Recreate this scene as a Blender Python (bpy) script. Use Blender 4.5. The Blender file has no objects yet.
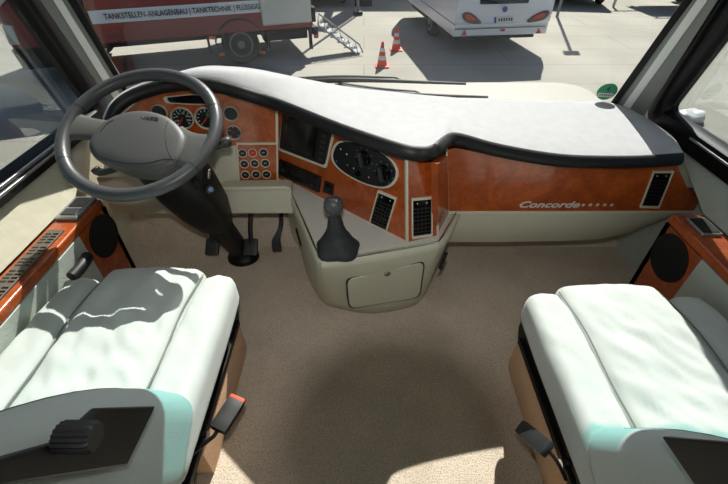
import bpy, bmesh, math, random
from mathutils import Vector, Matrix, noise
from mathutils.bvhtree import BVHTree
V = Vector
random.seed(7)
C = bpy.context.scene.collection
PI = math.pi

# ------------------------------------------------------------------ camera
FPX, PITCH, H = 400.0, math.radians(40), 1.22
cp, sp = math.cos(PITCH), math.sin(PITCH)
CAM = V((0, 0, H))
cd = bpy.data.cameras.new('camera'); cam = bpy.data.objects.new('camera', cd); C.objects.link(cam)
cd.sensor_width = 36; cd.lens = FPX / 728 * 36; cd.clip_start = 0.02; cd.clip_end = 300
cam.location = CAM; cam.rotation_euler = (PI / 2 - PITCH, 0, 0)
bpy.context.scene.camera = cam


def ray(u, v):
    a = (u - 364) / FPX; b = (242 - v) / FPX
    return V((a, cp + b * sp, -sp + b * cp))


def at(u, v, x=None, y=None, z=None):
    """point of the place seen at photo position (u, v) on the plane x=, y= or z="""
    d = ray(u, v)
    s = (x / d.x) if x is not None else (y / d.y) if y is not None else ((z - H) / d.z)
    return CAM + d * s


class Frame:
    """a flat panel of the place: point o, normal n facing the cab"""
    def __init__(self, o, n):
        self.o = V(o); self.n = V(n).normalized()
        if (CAM - self.o).dot(self.n) < 0: self.n = -self.n
        self.e1 = V((0, 0, 1)).cross(self.n)
        if self.e1.length < 1e-4: self.e1 = V((1, 0, 0))
        self.e1.normalize()
        if self.e1.x < 0 and abs(self.e1.x) > abs(self.e1.y): self.e1 = -self.e1
        self.e2 = self.n.cross(self.e1)
        if self.e2.z < 0: self.e2 = -self.e2

    @classmethod
    def three(cls, a, b, c): return cls(a, (V(b) - V(a)).cross(V(c) - V(a)))

    def p(self, u, v, h=0.0):
        d = ray(u, v); s = (self.o - CAM).dot(self.n) / d.dot(self.n)
        return CAM + d * s + self.n * h

    def mat(self, u, v, h=0.0):
        q = self.p(u, v, h); e1 = self.e1; e2 = self.n.cross(e1)
        if e2.z < 0: e1 = -e1; e2 = -e2
        m = Matrix((e1, e2, self.n)).transposed().to_4x4(); m.translation = q
        return m


# ------------------------------------------------------------------ materials
def lin(c): c /= 255.0; return c / 12.92 if c <= .04045 else ((c + .055) / 1.055) ** 2.4
def rgb(r, g, b): return (lin(r), lin(g), lin(b), 1)


def mat(name, col, rough=.5, metal=0.0, bump=0.0, bscale=200.0, var=0.0, vscale=8.0, coat=0.0, sheen=0.0, spec=.5, col2=None, detail=4.0):
    m = bpy.data.materials.new(name); m.use_nodes = True
    nt = m.node_tree; b = nt.nodes['Principled BSDF']
    b.inputs['Base Color'].default_value = col; b.inputs['Roughness'].default_value = rough
    b.inputs['Metallic'].default_value = metal; b.inputs['Coat Weight'].default_value = coat
    b.inputs['Coat Roughness'].default_value = .05
    b.inputs['Specular IOR Level'].default_value = spec; b.inputs['Sheen Weight'].default_value = sheen
    tc = nt.nodes.new('ShaderNodeTexCoord')
    if var or col2:
        n = nt.nodes.new('ShaderNodeTexNoise'); n.inputs['Scale'].default_value = vscale; n.inputs['Detail'].default_value = detail
        nt.links.new(tc.outputs['Object'], n.inputs['Vector'])
        r = nt.nodes.new('ShaderNodeValToRGB'); r.color_ramp.elements[0].position = .35; r.color_ramp.elements[1].position = .65
        c2 = col2 or tuple(min(1, x * (1 - var)) for x in col[:3]) + (1,)
        r.color_ramp.elements[0].color = c2; r.color_ramp.elements[1].color = col
        nt.links.new(n.outputs['Fac'], r.inputs['Fac']); nt.links.new(r.outputs['Color'], b.inputs['Base Color'])
    if bump:
        n2 = nt.nodes.new('ShaderNodeTexNoise'); n2.inputs['Scale'].default_value = bscale; n2.inputs['Detail'].default_value = 3
        nt.links.new(tc.outputs['Object'], n2.inputs['Vector'])
        bp = nt.nodes.new('ShaderNodeBump'); bp.inputs['Strength'].default_value = bump; bp.inputs['Distance'].default_value = .004
        nt.links.new(n2.outputs['Fac'], bp.inputs['Height']); nt.links.new(bp.outputs['Normal'], b.inputs['Normal'])
    return m


def wood_mat():
    m = bpy.data.materials.new('burl_wood'); m.use_nodes = True; nt = m.node_tree; b = nt.nodes['Principled BSDF']
    tc = nt.nodes.new('ShaderNodeTexCoord')
    n1 = nt.nodes.new('ShaderNodeTexNoise'); n1.inputs['Scale'].default_value = 9; n1.inputs['Detail'].default_value = 8; n1.inputs['Distortion'].default_value = 1.6
    n2 = nt.nodes.new('ShaderNodeTexNoise'); n2.inputs['Scale'].default_value = 60; n2.inputs['Detail'].default_value = 6; n2.inputs['Distortion'].default_value = .8
    mx = nt.nodes.new('ShaderNodeMix'); mx.data_type = 'FLOAT'; mx.inputs[0].default_value = .45
    nt.links.new(tc.outputs['Object'], n1.inputs['Vector']); nt.links.new(tc.outputs['Object'], n2.inputs['Vector'])
    nt.links.new(n1.outputs['Fac'], mx.inputs[2]); nt.links.new(n2.outputs['Fac'], mx.inputs[3])
    r = nt.nodes.new('ShaderNodeValToRGB')
    r.color_ramp.elements[0].position = .32; r.color_ramp.elements[0].color = rgb(136, 58, 20)
    r.color_ramp.elements[1].position = .66; r.color_ramp.elements[1].color = rgb(192, 94, 38)
    e = r.color_ramp.elements.new(.5); e.color = rgb(166, 76, 29)
    nt.links.new(mx.outputs[0], r.inputs['Fac']); nt.links.new(r.outputs['Color'], b.inputs['Base Color'])
    b.inputs['Roughness'].default_value = .35; b.inputs['Coat Weight'].default_value = .55; b.inputs['Coat Roughness'].default_value = .08
    return m


def carpet_mat():
    m = bpy.data.materials.new('speckled_carpet'); m.use_nodes = True; nt = m.node_tree; b = nt.nodes['Principled BSDF']
    tc = nt.nodes.new('ShaderNodeTexCoord')
    n1 = nt.nodes.new('ShaderNodeTexNoise'); n1.inputs['Scale'].default_value = 260; n1.inputs['Detail'].default_value = 2
    n2 = nt.nodes.new('ShaderNodeTexNoise'); n2.inputs['Scale'].default_value = 7; n2.inputs['Detail'].default_value = 4
    nt.links.new(tc.outputs['Object'], n1.inputs['Vector']); nt.links.new(tc.outputs['Object'], n2.inputs['Vector'])
    r = nt.nodes.new('ShaderNodeValToRGB')
    r.color_ramp.elements[0].position = .30; r.color_ramp.elements[0].color = rgb(166, 153, 137)
    r.color_ramp.elements[1].position = .52; r.color_ramp.elements[1].color = rgb(212, 197, 180)
    nt.links.new(n1.outputs['Fac'], r.inputs['Fac'])
    mx = nt.nodes.new('ShaderNodeMix'); mx.data_type = 'RGBA'; mx.blend_type = 'MULTIPLY'; mx.inputs[0].default_value = .5
    r2 = nt.nodes.new('ShaderNodeValToRGB'); r2.color_ramp.elements[0].position = .3; r2.color_ramp.elements[0].color = (.72, .7, .66, 1)
    r2.color_ramp.elements[1].position = .6; r2.color_ramp.elements[1].color = (1, 1, 1, 1)
    nt.links.new(n2.outputs['Fac'], r2.inputs['Fac']); nt.links.new(r.outputs['Color'], mx.inputs[6]); nt.links.new(r2.outputs['Color'], mx.inputs[7])
    nt.links.new(mx.outputs[2], b.inputs['Base Color']); b.inputs['Roughness'].default_value = .95; b.inputs['Specular IOR Level'].default_value = .1
    bp = nt.nodes.new('ShaderNodeBump'); bp.inputs['Strength'].default_value = .6; bp.inputs['Distance'].default_value = .004
    nt.links.new(n1.outputs['Fac'], bp.inputs['Height']); nt.links.new(bp.outputs['Normal'], b.inputs['Normal'])
    return m


def concrete_mat():
    m = bpy.data.materials.new('pale_concrete'); m.use_nodes = True; nt = m.node_tree; b = nt.nodes['Principled BSDF']
    tc = nt.nodes.new('ShaderNodeTexCoord')
    n2 = nt.nodes.new('ShaderNodeTexNoise'); n2.inputs['Scale'].default_value = .5; n2.inputs['Detail'].default_value = 8
    nt.links.new(tc.outputs['Object'], n2.inputs['Vector'])
    r2 = nt.nodes.new('ShaderNodeValToRGB'); r2.color_ramp.elements[0].position = .3; r2.color_ramp.elements[0].color = rgb(156, 152, 140)
    r2.color_ramp.elements[1].position = .7; r2.color_ramp.elements[1].color = rgb(176, 172, 160)
    nt.links.new(n2.outputs['Fac'], r2.inputs['Fac'])
    br = nt.nodes.new('ShaderNodeTexBrick'); br.inputs['Scale'].default_value = 1; br.inputs['Brick Width'].default_value = 6; br.inputs['Row Height'].default_value = 1.15
    br.inputs['Mortar Size'].default_value = .012; br.inputs['Color1'].default_value = (1, 1, 1, 1); br.inputs['Color2'].default_value = (.97, .97, .96, 1); br.inputs['Mortar'].default_value = (.72, .7, .66, 1)
    nt.links.new(tc.outputs['Object'], br.inputs['Vector'])
    mx = nt.nodes.new('ShaderNodeMix'); mx.data_type = 'RGBA'; mx.blend_type = 'MULTIPLY'; mx.inputs[0].default_value = 1
    nt.links.new(r2.outputs['Color'], mx.inputs[6]); nt.links.new(br.outputs['Color'], mx.inputs[7])
    nt.links.new(mx.outputs[2], b.inputs['Base Color']); b.inputs['Roughness'].default_value = .9
    return m


def glass_mat(name, tint, refl):
    m = bpy.data.materials.new(name); m.use_nodes = True; nt = m.node_tree; nt.nodes.remove(nt.nodes['Principled BSDF'])
    out = nt.nodes['Material Output']
    t = nt.nodes.new('ShaderNodeBsdfTransparent'); t.inputs['Color'].default_value = tint
    g = nt.nodes.new('ShaderNodeBsdfGlossy'); g.inputs['Roughness'].default_value = .02
    f = nt.nodes.new('ShaderNodeFresnel'); f.inputs['IOR'].default_value = 1.5
    mu = nt.nodes.new('ShaderNodeMath'); mu.operation = 'MULTIPLY'; mu.inputs[1].default_value = refl
    mi = nt.nodes.new('ShaderNodeMixShader')
    nt.links.new(f.outputs['Fac'], mu.inputs[0]); nt.links.new(mu.outputs[0], mi.inputs['Fac'])
    nt.links.new(t.outputs[0], mi.inputs[1]); nt.links.new(g.outputs[0], mi.inputs[2]); nt.links.new(mi.outputs[0], out.inputs['Surface'])
    return m


M = dict(
    wood=wood_mat(), carpet=carpet_mat(), concrete=concrete_mat(),
    basecarpet=mat('tan_carpet', rgb(224, 184, 150), .95, bump=.5, bscale=300, var=.18, vscale=250, spec=.1),
    cream=mat('cream_plastic', rgb(200, 197, 178), .45, bump=.06, bscale=400),
    creamtrim=mat('cream_trim', rgb(214, 208, 186), .4),
    plate=mat('grey_plate', rgb(208, 208, 200), .4),
    sill=mat('cream_vinyl', rgb(205, 200, 178), .7, bump=.3, bscale=60, var=.08, vscale=20),
    teal=mat('pale_grey_green_vinyl', rgb(186, 194, 184), .6, bump=.2, bscale=120, var=.06, vscale=25),
    pad=mat('light_grey_felt', rgb(190, 191, 193), .95, bump=.35, bscale=350, var=.07, vscale=30, sheen=.3, spec=.2),
    black=mat('black_plastic', rgb(18, 19, 20), .5, bump=.1, bscale=500),
    gloss=mat('black_gloss', rgb(10, 11, 12), .15),
    rubber=mat('black_rubber', rgb(9, 9, 10), .5, spec=.3),
    dgrey=mat('dark_grey_plastic', rgb(48, 50, 52), .5, bump=.1, bscale=500),
    leather=mat('grey_wheel_leather', rgb(74, 76, 78), .36, bump=.12, bscale=600),
    hub=mat('grey_hub_plastic', rgb(80, 81, 80), .5, bump=.08, bscale=600),
    spoke=mat('pale_grey_spoke', rgb(88, 88, 85), .42),
    seat=mat('white_seat_fabric', rgb(192, 200, 196), .85, bump=.25, bscale=500, sheen=.2, spec=.2),
    seam=mat('grey_seam', rgb(128, 132, 128), .8),
    chrome=mat('chrome', rgb(210, 212, 214), .15, metal=1),
    alu=mat('brushed_aluminium', rgb(176, 178, 178), .35, metal=.8),
    pillar=mat('grey_pillar_plastic', rgb(140, 142, 138), .5),
    white=mat('white_paint', rgb(228, 230, 230), .35, coat=.3),
    strip=mat('pale_strip', rgb(238, 240, 236), .45),
    red=mat('red_paint', rgb(120, 24, 30), .4, coat=.15),
    stripe=mat('pale_blue_white_stripe', rgb(214, 222, 230), .5),
    ink=mat('dark_ink', rgb(42, 44, 52), .6),
    tarp=mat('pale_grey_tarp', rgb(196, 200, 196), .5, bump=.2, bscale=3),
    chassis=mat('dark_chassis', rgb(34, 36, 36), .7, var=.3, vscale=5),
    tyre=mat('tyre_rubber', rgb(30, 31, 32), .85),
    rim=mat('grey_wheel_rim', rgb(120, 122, 122), .45, metal=.3),
    orange=mat('orange_lens', rgb(236, 110, 20), .3),
    cone=mat('orange_cone_plastic', rgb(240, 84, 44), .5),
    redlens=mat('red_lens', rgb(190, 28, 26), .25, coat=.5),
    darklens=mat('dark_red_lens', rgb(62, 22, 26), .2, coat=.5),
    caravan=mat('white_caravan_sheet', rgb(228, 232, 238), .35, coat=.3),
    cwindow=mat('dark_window', rgb(42, 48, 52), .12),
    blue=mat('blue_plate_end', rgb(40, 70, 170), .4),
    green=mat('green_sticker', rgb(60, 148, 104), .5),
    greendial=mat('green_dial_zone', rgb(70, 120, 60), .5),
    mark=mat('white_marking', rgb(220, 222, 222), .5),
    needle=mat('red_needle', rgb(214, 40, 44), .4),
    dial=mat('black_dial', rgb(24, 27, 30), .35),
    hazard=mat('red_hazard_button', rgb(196, 44, 36), .4),
    buckle=mat('red_buckle_button', rgb(240, 70, 40), .4),
    screen=mat('dark_screen', rgb(22, 24, 26), .12),
    silvercar=mat('silver_car_paint', rgb(150, 158, 166), .3, metal=.4, coat=.6),
    darkcar=mat('dark_car_paint', rgb(30, 32, 36), .3, coat=.6),
    wall=mat('grey_render_wall', rgb(126, 130, 132), .8, bump=.2, bscale=10),
    head=mat('pale_headlining', rgb(214, 210, 200), .9),
    silver=mat('silver_lettering', rgb(206, 202, 196), .35),
    bag=mat('white_plastic_bag', rgb(236, 236, 230), .5),
    speaker=mat('black_speaker_cloth', rgb(16, 16, 18), .9, bump=.6, bscale=700),
    wind=glass_mat('windscreen_glass', (.90, .92, .91, 1), .6),
    tint=glass_mat('turquoise_tinted_glass', (.30, .70, .68, 1), .9),
    side=glass_mat('side_window_glass', (.88, .91, .91, 1), .3),
    sleeve=mat('grey_lever_boot', rgb(40, 42, 44), .65, bump=.3, bscale=200),
    knob=mat('grey_knob', rgb(74, 76, 78), .4),
    grille=mat('grey_brown_grille', rgb(96, 88, 76), .5),
    cowl=mat('beige_cowl_paint', rgb(154, 150, 138), .6),
    orangedot=mat('orange_marking', rgb(236, 120, 50), .4),
    bluedot=mat('blue_marking', rgb(70, 110, 220), .4),
)


# ------------------------------------------------------------------ mesh helpers
class MB:
    def __init__(self): self.b = bmesh.new()

    def box(self, c, s, rot=None):
        m = Matrix.Translation(V(c)) @ (rot.to_4x4() if rot else Matrix()) @ Matrix.Diagonal((*s, 1))
        bmesh.ops.create_cube(self.b, size=1, matrix=m); return self

    def prism(self, pts, vec):
        vec = V(vec); a = [self.b.verts.new(V(p)) for p in pts]; c = [self.b.verts.new(V(p) + vec) for p in pts]
        n = len(pts); fs = [self.b.faces.new(a), self.b.faces.new(c[::-1])]
        for i in range(n): fs.append(self.b.faces.new((a[i], c[i], c[(i + 1) % n], a[(i + 1) % n])))
        return self

    def px(self, fr, pts, h0, h1):
        return self.prism([fr.p(u, v, h0) for u, v in pts], fr.n * (h1 - h0))

    def frame_px(self, fr, outer, inner, h0, h1):
        n = len(outer)
        rows = []
        for pts, h in ((outer, h0), (outer, h1), (inner, h1), (inner, h0)):
            rows.append([self.b.verts.new(fr.p(u, v, h)) for u, v in pts])
        for k in range(4):
            r, q = rows[k], rows[(k + 1) % 4]
            for i in range(n): self.b.faces.new((r[i], r[(i + 1) % n], q[(i + 1) % n], q[i]))
        return self

    def cyl(self, a, b, r, r2=None, n=20):
        a, b = V(a), V(b); d = b - a; r2 = r if r2 is None else r2
        q = d.to_track_quat('Z', 'Y').to_matrix().to_4x4(); q.translation = (a + b) / 2
        bmesh.ops.create_cone(self.b, cap_ends=True, segments=n, radius1=r, radius2=r2, depth=d.length, matrix=q); return self

    def sph(self, c, s, rot=None, u=20, v=12):
        m = Matrix.Translation(V(c)) @ (rot.to_4x4() if rot else Matrix()) @ Matrix.Diagonal((*s, 1))
        bmesh.ops.create_uvsphere(self.b, u_segments=u, v_segments=v, radius=1, matrix=m); return self

    def loft(self, rows, close=True, caps=True):
        vs = [[self.b.verts.new(V(p)) for p in r] for r in rows]; n = len(vs[0])
        for i in range(len(vs) - 1):
            for j in range(n if close else n - 1):
                k = (j + 1) % n
                self.b.faces.new((vs[i][j], vs[i][k], vs[i + 1][k], vs[i + 1][j]))
        if caps and close:
            self.b.faces.new(vs[0][::-1]); self.b.faces.new(vs[-1])
        return self

    def tube(self, pts, r, n=8, closed=False):
        pts = [V(p) for p in pts]; rows = []; m = len(pts); up = None
        for i, p in enumerate(pts):
            if closed: t = pts[(i + 1) % m] - pts[i - 1]
            else: t = pts[min(i + 1, m - 1)] - pts[max(i - 1, 0)]
            t.normalize()
            if up is None: up = t.orthogonal().normalized()
            up = (up - t * up.dot(t)).normalized(); w = t.cross(up)
            rr = r[i] if isinstance(r, (list, tuple)) else r
            rows.append([p + (up * math.cos(2 * PI * k / n) + w * math.sin(2 * PI * k / n)) * rr for k in range(n)])
        if closed: rows.append(rows[0]); return self.loft(rows, True, False)
        return self.loft(rows, True, True)

    def lathe(self, o, axis, prof, n=28):
        o = V(o); q = V(axis).to_track_quat('Z', 'Y')
        rows = [[o + q @ V((r * math.cos(2 * PI * k / n), r * math.sin(2 * PI * k / n), h)) for k in range(n)] for r, h in prof]
        return self.loft(rows, True, True)

    def rbox(self, c, s, r, seg=(8, 8, 4), fn=None, rot=None):
        """rounded box; fn(local point, unit coords) -> displaced local point"""
        c = V(c); s = V(s); hx, hy, hz = s.x / 2, s.y / 2, s.z / 2; vs = {}

        def vert(i, j, k):
            if (i, j, k) in vs: return vs[(i, j, k)]
            f = V((2 * i / seg[0] - 1, 2 * j / seg[1] - 1, 2 * k / seg[2] - 1))
            p = V((f.x * hx, f.y * hy, f.z * hz))
            q = V((max(-hx + r, min(hx - r, p.x)), max(-hy + r, min(hy - r, p.y)), max(-hz + r, min(hz - r, p.z))))
            d = p - q
            if d.length > 1e-9: p = q + d.normalized() * r
            if fn: p = fn(p, f)
            if rot: p = rot @ p
            vs[(i, j, k)] = self.b.verts.new(p + c); return vs[(i, j, k)]
        nx, ny, nz = seg
        for i in range(nx):
            for j in range(ny):
                self.b.faces.new((vert(i, j, 0), vert(i, j + 1, 0), vert(i + 1, j + 1, 0), vert(i + 1, j, 0)))
                self.b.faces.new((vert(i, j, nz), vert(i + 1, j, nz), vert(i + 1, j + 1, nz), vert(i, j + 1, nz)))
        for i in range(nx):
            for k in range(nz):
                self.b.faces.new((vert(i, 0, k), vert(i + 1, 0, k), vert(i + 1, 0, k + 1), vert(i, 0, k + 1)))
                self.b.faces.new((vert(i, ny, k), vert(i, ny, k + 1), vert(i + 1, ny, k + 1), vert(i + 1, ny, k)))
        for j in range(ny):
            for k in range(nz):
                self.b.faces.new((vert(0, j, k), vert(0, j, k + 1), vert(0, j + 1, k + 1), vert(0, j + 1, k)))
                self.b.faces.new((vert(nx, j, k), vert(nx, j + 1, k), vert(nx, j + 1, k + 1), vert(nx, j, k + 1)))
        return self

    def build(self, name, m, parent=None, bevel=0.0, angle=38, sub=0):
        b = self.b
        bmesh.ops.recalc_face_normals(b, faces=b.faces[:])
        me = bpy.data.meshes.new(name)
        o = bpy.data.objects.new(name, me)
        if parent is not None:
            off = origin(parent)
        else:
            xs = [v.co for v in b.verts]
            off = V(((min(p.x for p in xs) + max(p.x for p in xs)) / 2, (min(p.y for p in xs) + max(p.y for p in xs)) / 2, min(p.z for p in xs)))
            o.location = off
        bmesh.ops.translate(b, verts=b.verts[:], vec=-off)
        b.to_mesh(me); b.free()
        me.materials.append(M[m] if isinstance(m, str) else m)
        me.shade_smooth(); me.set_sharp_from_angle(angle=math.radians(angle))
        if parent is not None: o.parent = parent
        C.objects.link(o)
        if bevel:
            md = o.modifiers.new('bevel', 'BEVEL'); md.width = bevel; md.segments = 2; md.limit_method = 'ANGLE'
        if sub:
            md = o.modifiers.new('subdivision', 'SUBSURF'); md.levels = sub; md.render_levels = sub
        return o


def origin(o):
    q = V(o.location)
    while o.parent: o = o.parent; q = q + V(o.location)
    return q


def tag(o, label=None, cat=None, group=None, kind=None):
    if label: o['label'] = label
    if cat: o['category'] = cat
    if group: o['group'] = group
    if kind: o['kind'] = kind
    return o


def thing(name, loc, label, cat, group=None):
    o = bpy.data.objects.new(name, None); o.location = V(loc); o.empty_display_size = .05; C.objects.link(o)
    return tag(o, label, cat, group)


def struct(name, mb, m, parent=None, **k):
    o = mb.build(name, m, parent, **k)
    if parent is None: o['kind'] = 'structure'
    return o


def rpoly(pts, r, seg=5):
    """round the corners of a 2-D polygon"""
    out = []; n = len(pts)
    for i in range(n):
        p = V((*pts[i], 0)); a = V((*pts[i - 1], 0)); b = V((*pts[(i + 1) % n], 0))
        da = (a - p); db = (b - p); ra = min(r, da.length * .45, db.length * .45)
        p0 = p + da.normalized() * ra; p1 = p + db.normalized() * ra
        for k in range(seg + 1):
            t = k / seg; q = p0 * (1 - t) ** 2 + p * 2 * t * (1 - t) + p1 * t * t; out.append((q.x, q.y))
    return out


def inset(pts, f):
    cx = sum(p[0] for p in pts) / len(pts); cy = sum(p[1] for p in pts) / len(pts)
    return [(cx + (x - cx) * f, cy + (y - cy) * f) for x, y in pts]


def smooth_path(pts, n=8, closed=False):
    pts = [V(p) for p in pts]; out = []; m = len(pts)
    for i in range(m if closed else m - 1):
        if closed: p0, p1, p2, p3 = pts[i - 1], pts[i], pts[(i + 1) % m], pts[(i + 2) % m]
        else: p0, p1, p2, p3 = pts[max(i - 1, 0)], pts[i], pts[i + 1], pts[min(i + 2, m - 1)]
        for k in range(n):
            t = k / n
            out.append(.5 * (2 * p1 + (p2 - p0) * t + (2 * p0 - 5 * p1 + 4 * p2 - p3) * t * t + (3 * p1 - p0 - 3 * p2 + p3) * t ** 3))
    if not closed: out.append(pts[-1])
    return out


def text(name, s, matrix, size, m, parent, width=None, shear=0.0, bold=0.0, depth=.0006, align='LEFT', xs=1.0):
    cu = bpy.data.curves.new(name, 'FONT'); cu.body = s; cu.size = size; cu.shear = shear; cu.offset = bold; cu.extrude = depth; cu.align_x = align
    cu.resolution_u = 3
    to = bpy.data.objects.new(name, cu); C.objects.link(to)
    dg = bpy.context.evaluated_depsgraph_get()
    me = bpy.data.meshes.new_from_object(to.evaluated_get(dg)); bpy.data.objects.remove(to)
    w = max(v.co.x for v in me.vertices) - min(v.co.x for v in me.vertices)
    k = width / w if width else xs
    me.transform(matrix @ Matrix.Diagonal((k, 1, 1, 1)))
    off = origin(parent); me.transform(Matrix.Translation(-off))
    me.materials.clear(); me.materials.append(M[m])
    o = bpy.data.objects.new(name, me); C.objects.link(o); o.parent = parent
    return o


def ext(p, q, z):
    t = (z - p.z) / (q.z - p.z); return p + (q - p) * t


# ================================================================== SETTING
ZC = 1.60                       # headlining height
GZ = -1.23                      # yard outside
XL, XR = -1.07, 1.18             # side walls
# floor of the cab, rising to a toe board
struct('floor', MB().loft([[(XL, -1.5, -.03), (XR, -1.5, -.03), (XR, -1.5, 0), (XL, -1.5, 0)],
                           [(XL, 1.42, -.03), (XR, 1.42, -.03), (XR, 1.42, 0), (XL, 1.42, 0)],
                           [(XL, 1.62, .40), (XR, 1.62, .40), (XR, 1.60, .42), (XL, 1.60, .42)]]), 'carpet')
struct('ceiling', MB().prism([(XL - .05, -1.5, ZC), (XR + .05, -1.5, ZC), (XR + .05, 1.2, ZC), (1.02, 1.28, ZC), (.6, 1.34, ZC), (.07, 1.365, ZC), (-.4, 1.33, ZC), (-.87, 1.235, ZC), (XL - .05, 1.17, ZC)], (0, 0, .06)), 'head')
struct('wall_rear', MB().box((.055, -1.53, .82), (2.36, .06, 1.7)), 'head')
struct('wall_front', MB().prism([(XL, 1.63, .0), (XR, 1.63, .0), (XR, 1.63, .57), (XL, 1.63, .57)], (0, .04, 0)), 'white')
# cowl of the motorhome's nose below the windscreen
cwl = rpoly([(-.95, 1.60), (1.06, 1.60), (1.06, 1.99), (-.95, 1.99)], .30, 8)
struct('trim_3', MB().prism([(x, max(y, 1.67), .25) for x, y in cwl], (0, 0, .32)), 'cowl', bevel=.02)
# left wall: lower skin, sloping sill under the window, skin above and behind the window
wl = MB()
wl.prism([(XL, -1.5, 0), (XL, 1.64, 0), (XL, 1.64, .60), (XL, -1.5, .60)], (-.04, 0, 0))
wl.prism([(XL, -1.5, 1.42), (XL, 1.24, 1.42), (XL, 1.18, ZC), (XL, -1.5, ZC)], (-.04, 0, 0))
wl.prism([(XL, -1.5, .60), (XL, -.25, .60), (XL, -.25, 1.42), (XL, -1.5, 1.42)], (-.04, 0, 0))
wl.prism([(-.965, -.9, .475), (-.965, 1.12, .475), (-1.035, 1.46, .59), (-1.035, -.9, .59)], (-.03, 0, -.02))
struct('wall_left', wl, 'sill')
wr = MB()
wr.prism([(XR, -1.5, 0), (XR, 1.64, 0), (XR, 1.64, .60), (XR, -1.5, .60)], (.04, 0, 0))
wr.prism([(XR, -1.5, 1.42), (XR, 1.24, 1.42), (XR, 1.18, ZC), (XR, -1.5, ZC)], (.04, 0, 0))
wr.prism([(XR, -1.5, .60), (XR, -.25, .60), (XR, -.25, 1.42), (XR, -1.5, 1.42)], (.04, 0, 0))
wr.prism([(1.075, -.9, .475), (1.075, 1.03, .475), (1.145, 1.40, .58), (1.145, -.9, .58)], (.03, 0, -.02))
struct('wall_right', wr, 'teal')

# windscreen
LB, LT = at(120, 80, y=1.50), at(75, 0, y=1.42)
RB, RT = at(614, 102, y=1.57), at(690, 0, y=1.465)


def ws(t, z, bulge=.10):
    a, b = ext(LB, LT, z), ext(RB, RT, z); p = a.lerp(b, t); p.y += bulge * (1 - (2 * t - 1) ** 2) * 1.0
    return p


def ws_sheet(z0, z1, nz, off=0.0):
    mb = MB(); rows = []
    for k in range(nz + 1):
        z = z0 + (z1 - z0) * k / nz
        rows.append([ws(i / 24, z) + V((0, off, off * .3)) for i in range(25)])
    back = [[p + V((0, .005, .002)) for p in r] for r in rows]
    vs = [[mb.b.verts.new(p) for p in r] for r in rows]; wsb = [[mb.b.verts.new(p) for p in r] for r in back]
    for k in range(nz):
        for i in range(24):
            mb.b.faces.new((vs[k][i], vs[k][i + 1], vs[k + 1][i + 1], vs[k + 1][i]))
    return mb


window1 = struct('window_1', ws_sheet(.54, 1.415, 10), 'wind')
tb = ws_sheet(1.415, 1.61, 4).build('tint_band', 'tint', window1); tb['label'] = 'turquoise tinted sun band along the top of the windscreen'
sealp = [ws(0, .60)] + [ws(0, .6 + (1.6 - .6) * k / 6) for k in range(1, 7)]
MB().tube(sealp, .007).build('seal', 'rubber', window1)
MB().tube([p for p in [ws(1, .6 + (1.6 - .6) * k / 6) for k in range(7)]], .007).build('seal', 'rubber', window1)

# pillars between windscreen and side windows
XWL, XWR = -1.02, 1.13
GLB, GLT = at(85, 97, x=XWL), at(16, 0, x=XWL)
GRB, GRT = at(672, 103, x=XWR), at(728, 29, x=XWR)


def pillar(name, lines, wsB, wsT, gB, gT, mats, inward):
    fr = Frame.three(wsB, wsT, gB); root = None
    for i, (a0, a1, m, h) in enumerate(lines):
        # a0,a1: ((u,v),(u,v)) two photo points on each border of the strip
        P = [fr.p(*a0[0]), fr.p(*a0[1]), fr.p(*a1[0]), fr.p(*a1[1])]
        q = [ext(P[0], P[1], .58), ext(P[0], P[1], 1.61), ext(P[2], P[3], 1.61), ext(P[2], P[3], .58)]
        mb = MB().prism([p - fr.n * .03 for p in q], fr.n * (.03 + h))
        if i == 0: root = struct(name, mb, m, bevel=.002)
        else: mb.build('cover_strip', m, root, bevel=.002)
    return fr


pl = pillar('trim_1', [(((40, 0), (100, 88)), ((74, 0), (121, 80)), 'pillar', .0), (((53.6, 0), (104, 82)), ((62, 0), (112.5, 82)), 'strip', .006), (((68, 0), (116.5, 80)), ((73.5, 0), (121, 80)), 'rubber', .008)], LB, LT, GLB, GLT, None, 1)
pr = pillar('trim_2', [(((691, 0), (614, 102)), ((718, 0), (648, 110)), 'pillar', .0), (((697, 0), (623, 106)), ((708, 0), (632, 106)), 'strip', .006), (((683, 0), (611, 102)), ((691, 0), (619, 102)), 'rubber', .008)], RB, RT, GRB, GRT, None, 1)


def side_window(name, X, poly_in, poly_out, rails, sgn):
    glass = MB().prism([(X + sgn * .012, y, z) for y, z in poly_in], (sgn * .004, 0, 0))
    g = struct(name, glass, 'side')
    n = len(poly_in)
    mb = MB(); rows = []
    for pts, x in ((poly_out, X + sgn * .03), (poly_out, X - sgn * .012), (inset(poly_in, 1.02), X - sgn * .018), (poly_in, X - sgn * .004), (poly_in, X + sgn * .03)):
        rows.append([mb.b.verts.new((x, y, z)) for y, z in pts])
    for k in range(len(rows)):
        r, q = rows[k], rows[(k + 1) % len(rows)]
        for i in range(n): mb.b.faces.new((r[i], r[(i + 1) % n], q[(i + 1) % n], q[i]))
    f = mb.build('window_frame', 'rubber', g, angle=50); f['label'] = 'black rubber window frame'
    for (z0, z1, m, h) in rails:
        MB().prism([(X - sgn * .016, -.2, z0), (X - sgn * .016, 1.27, z0), (X - sgn * .016, 1.27, z1), (X - sgn * .016, -.2, z1)], (-sgn * h, 0, 0)).build('rail', m, g, bevel=.002)
    return g


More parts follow.
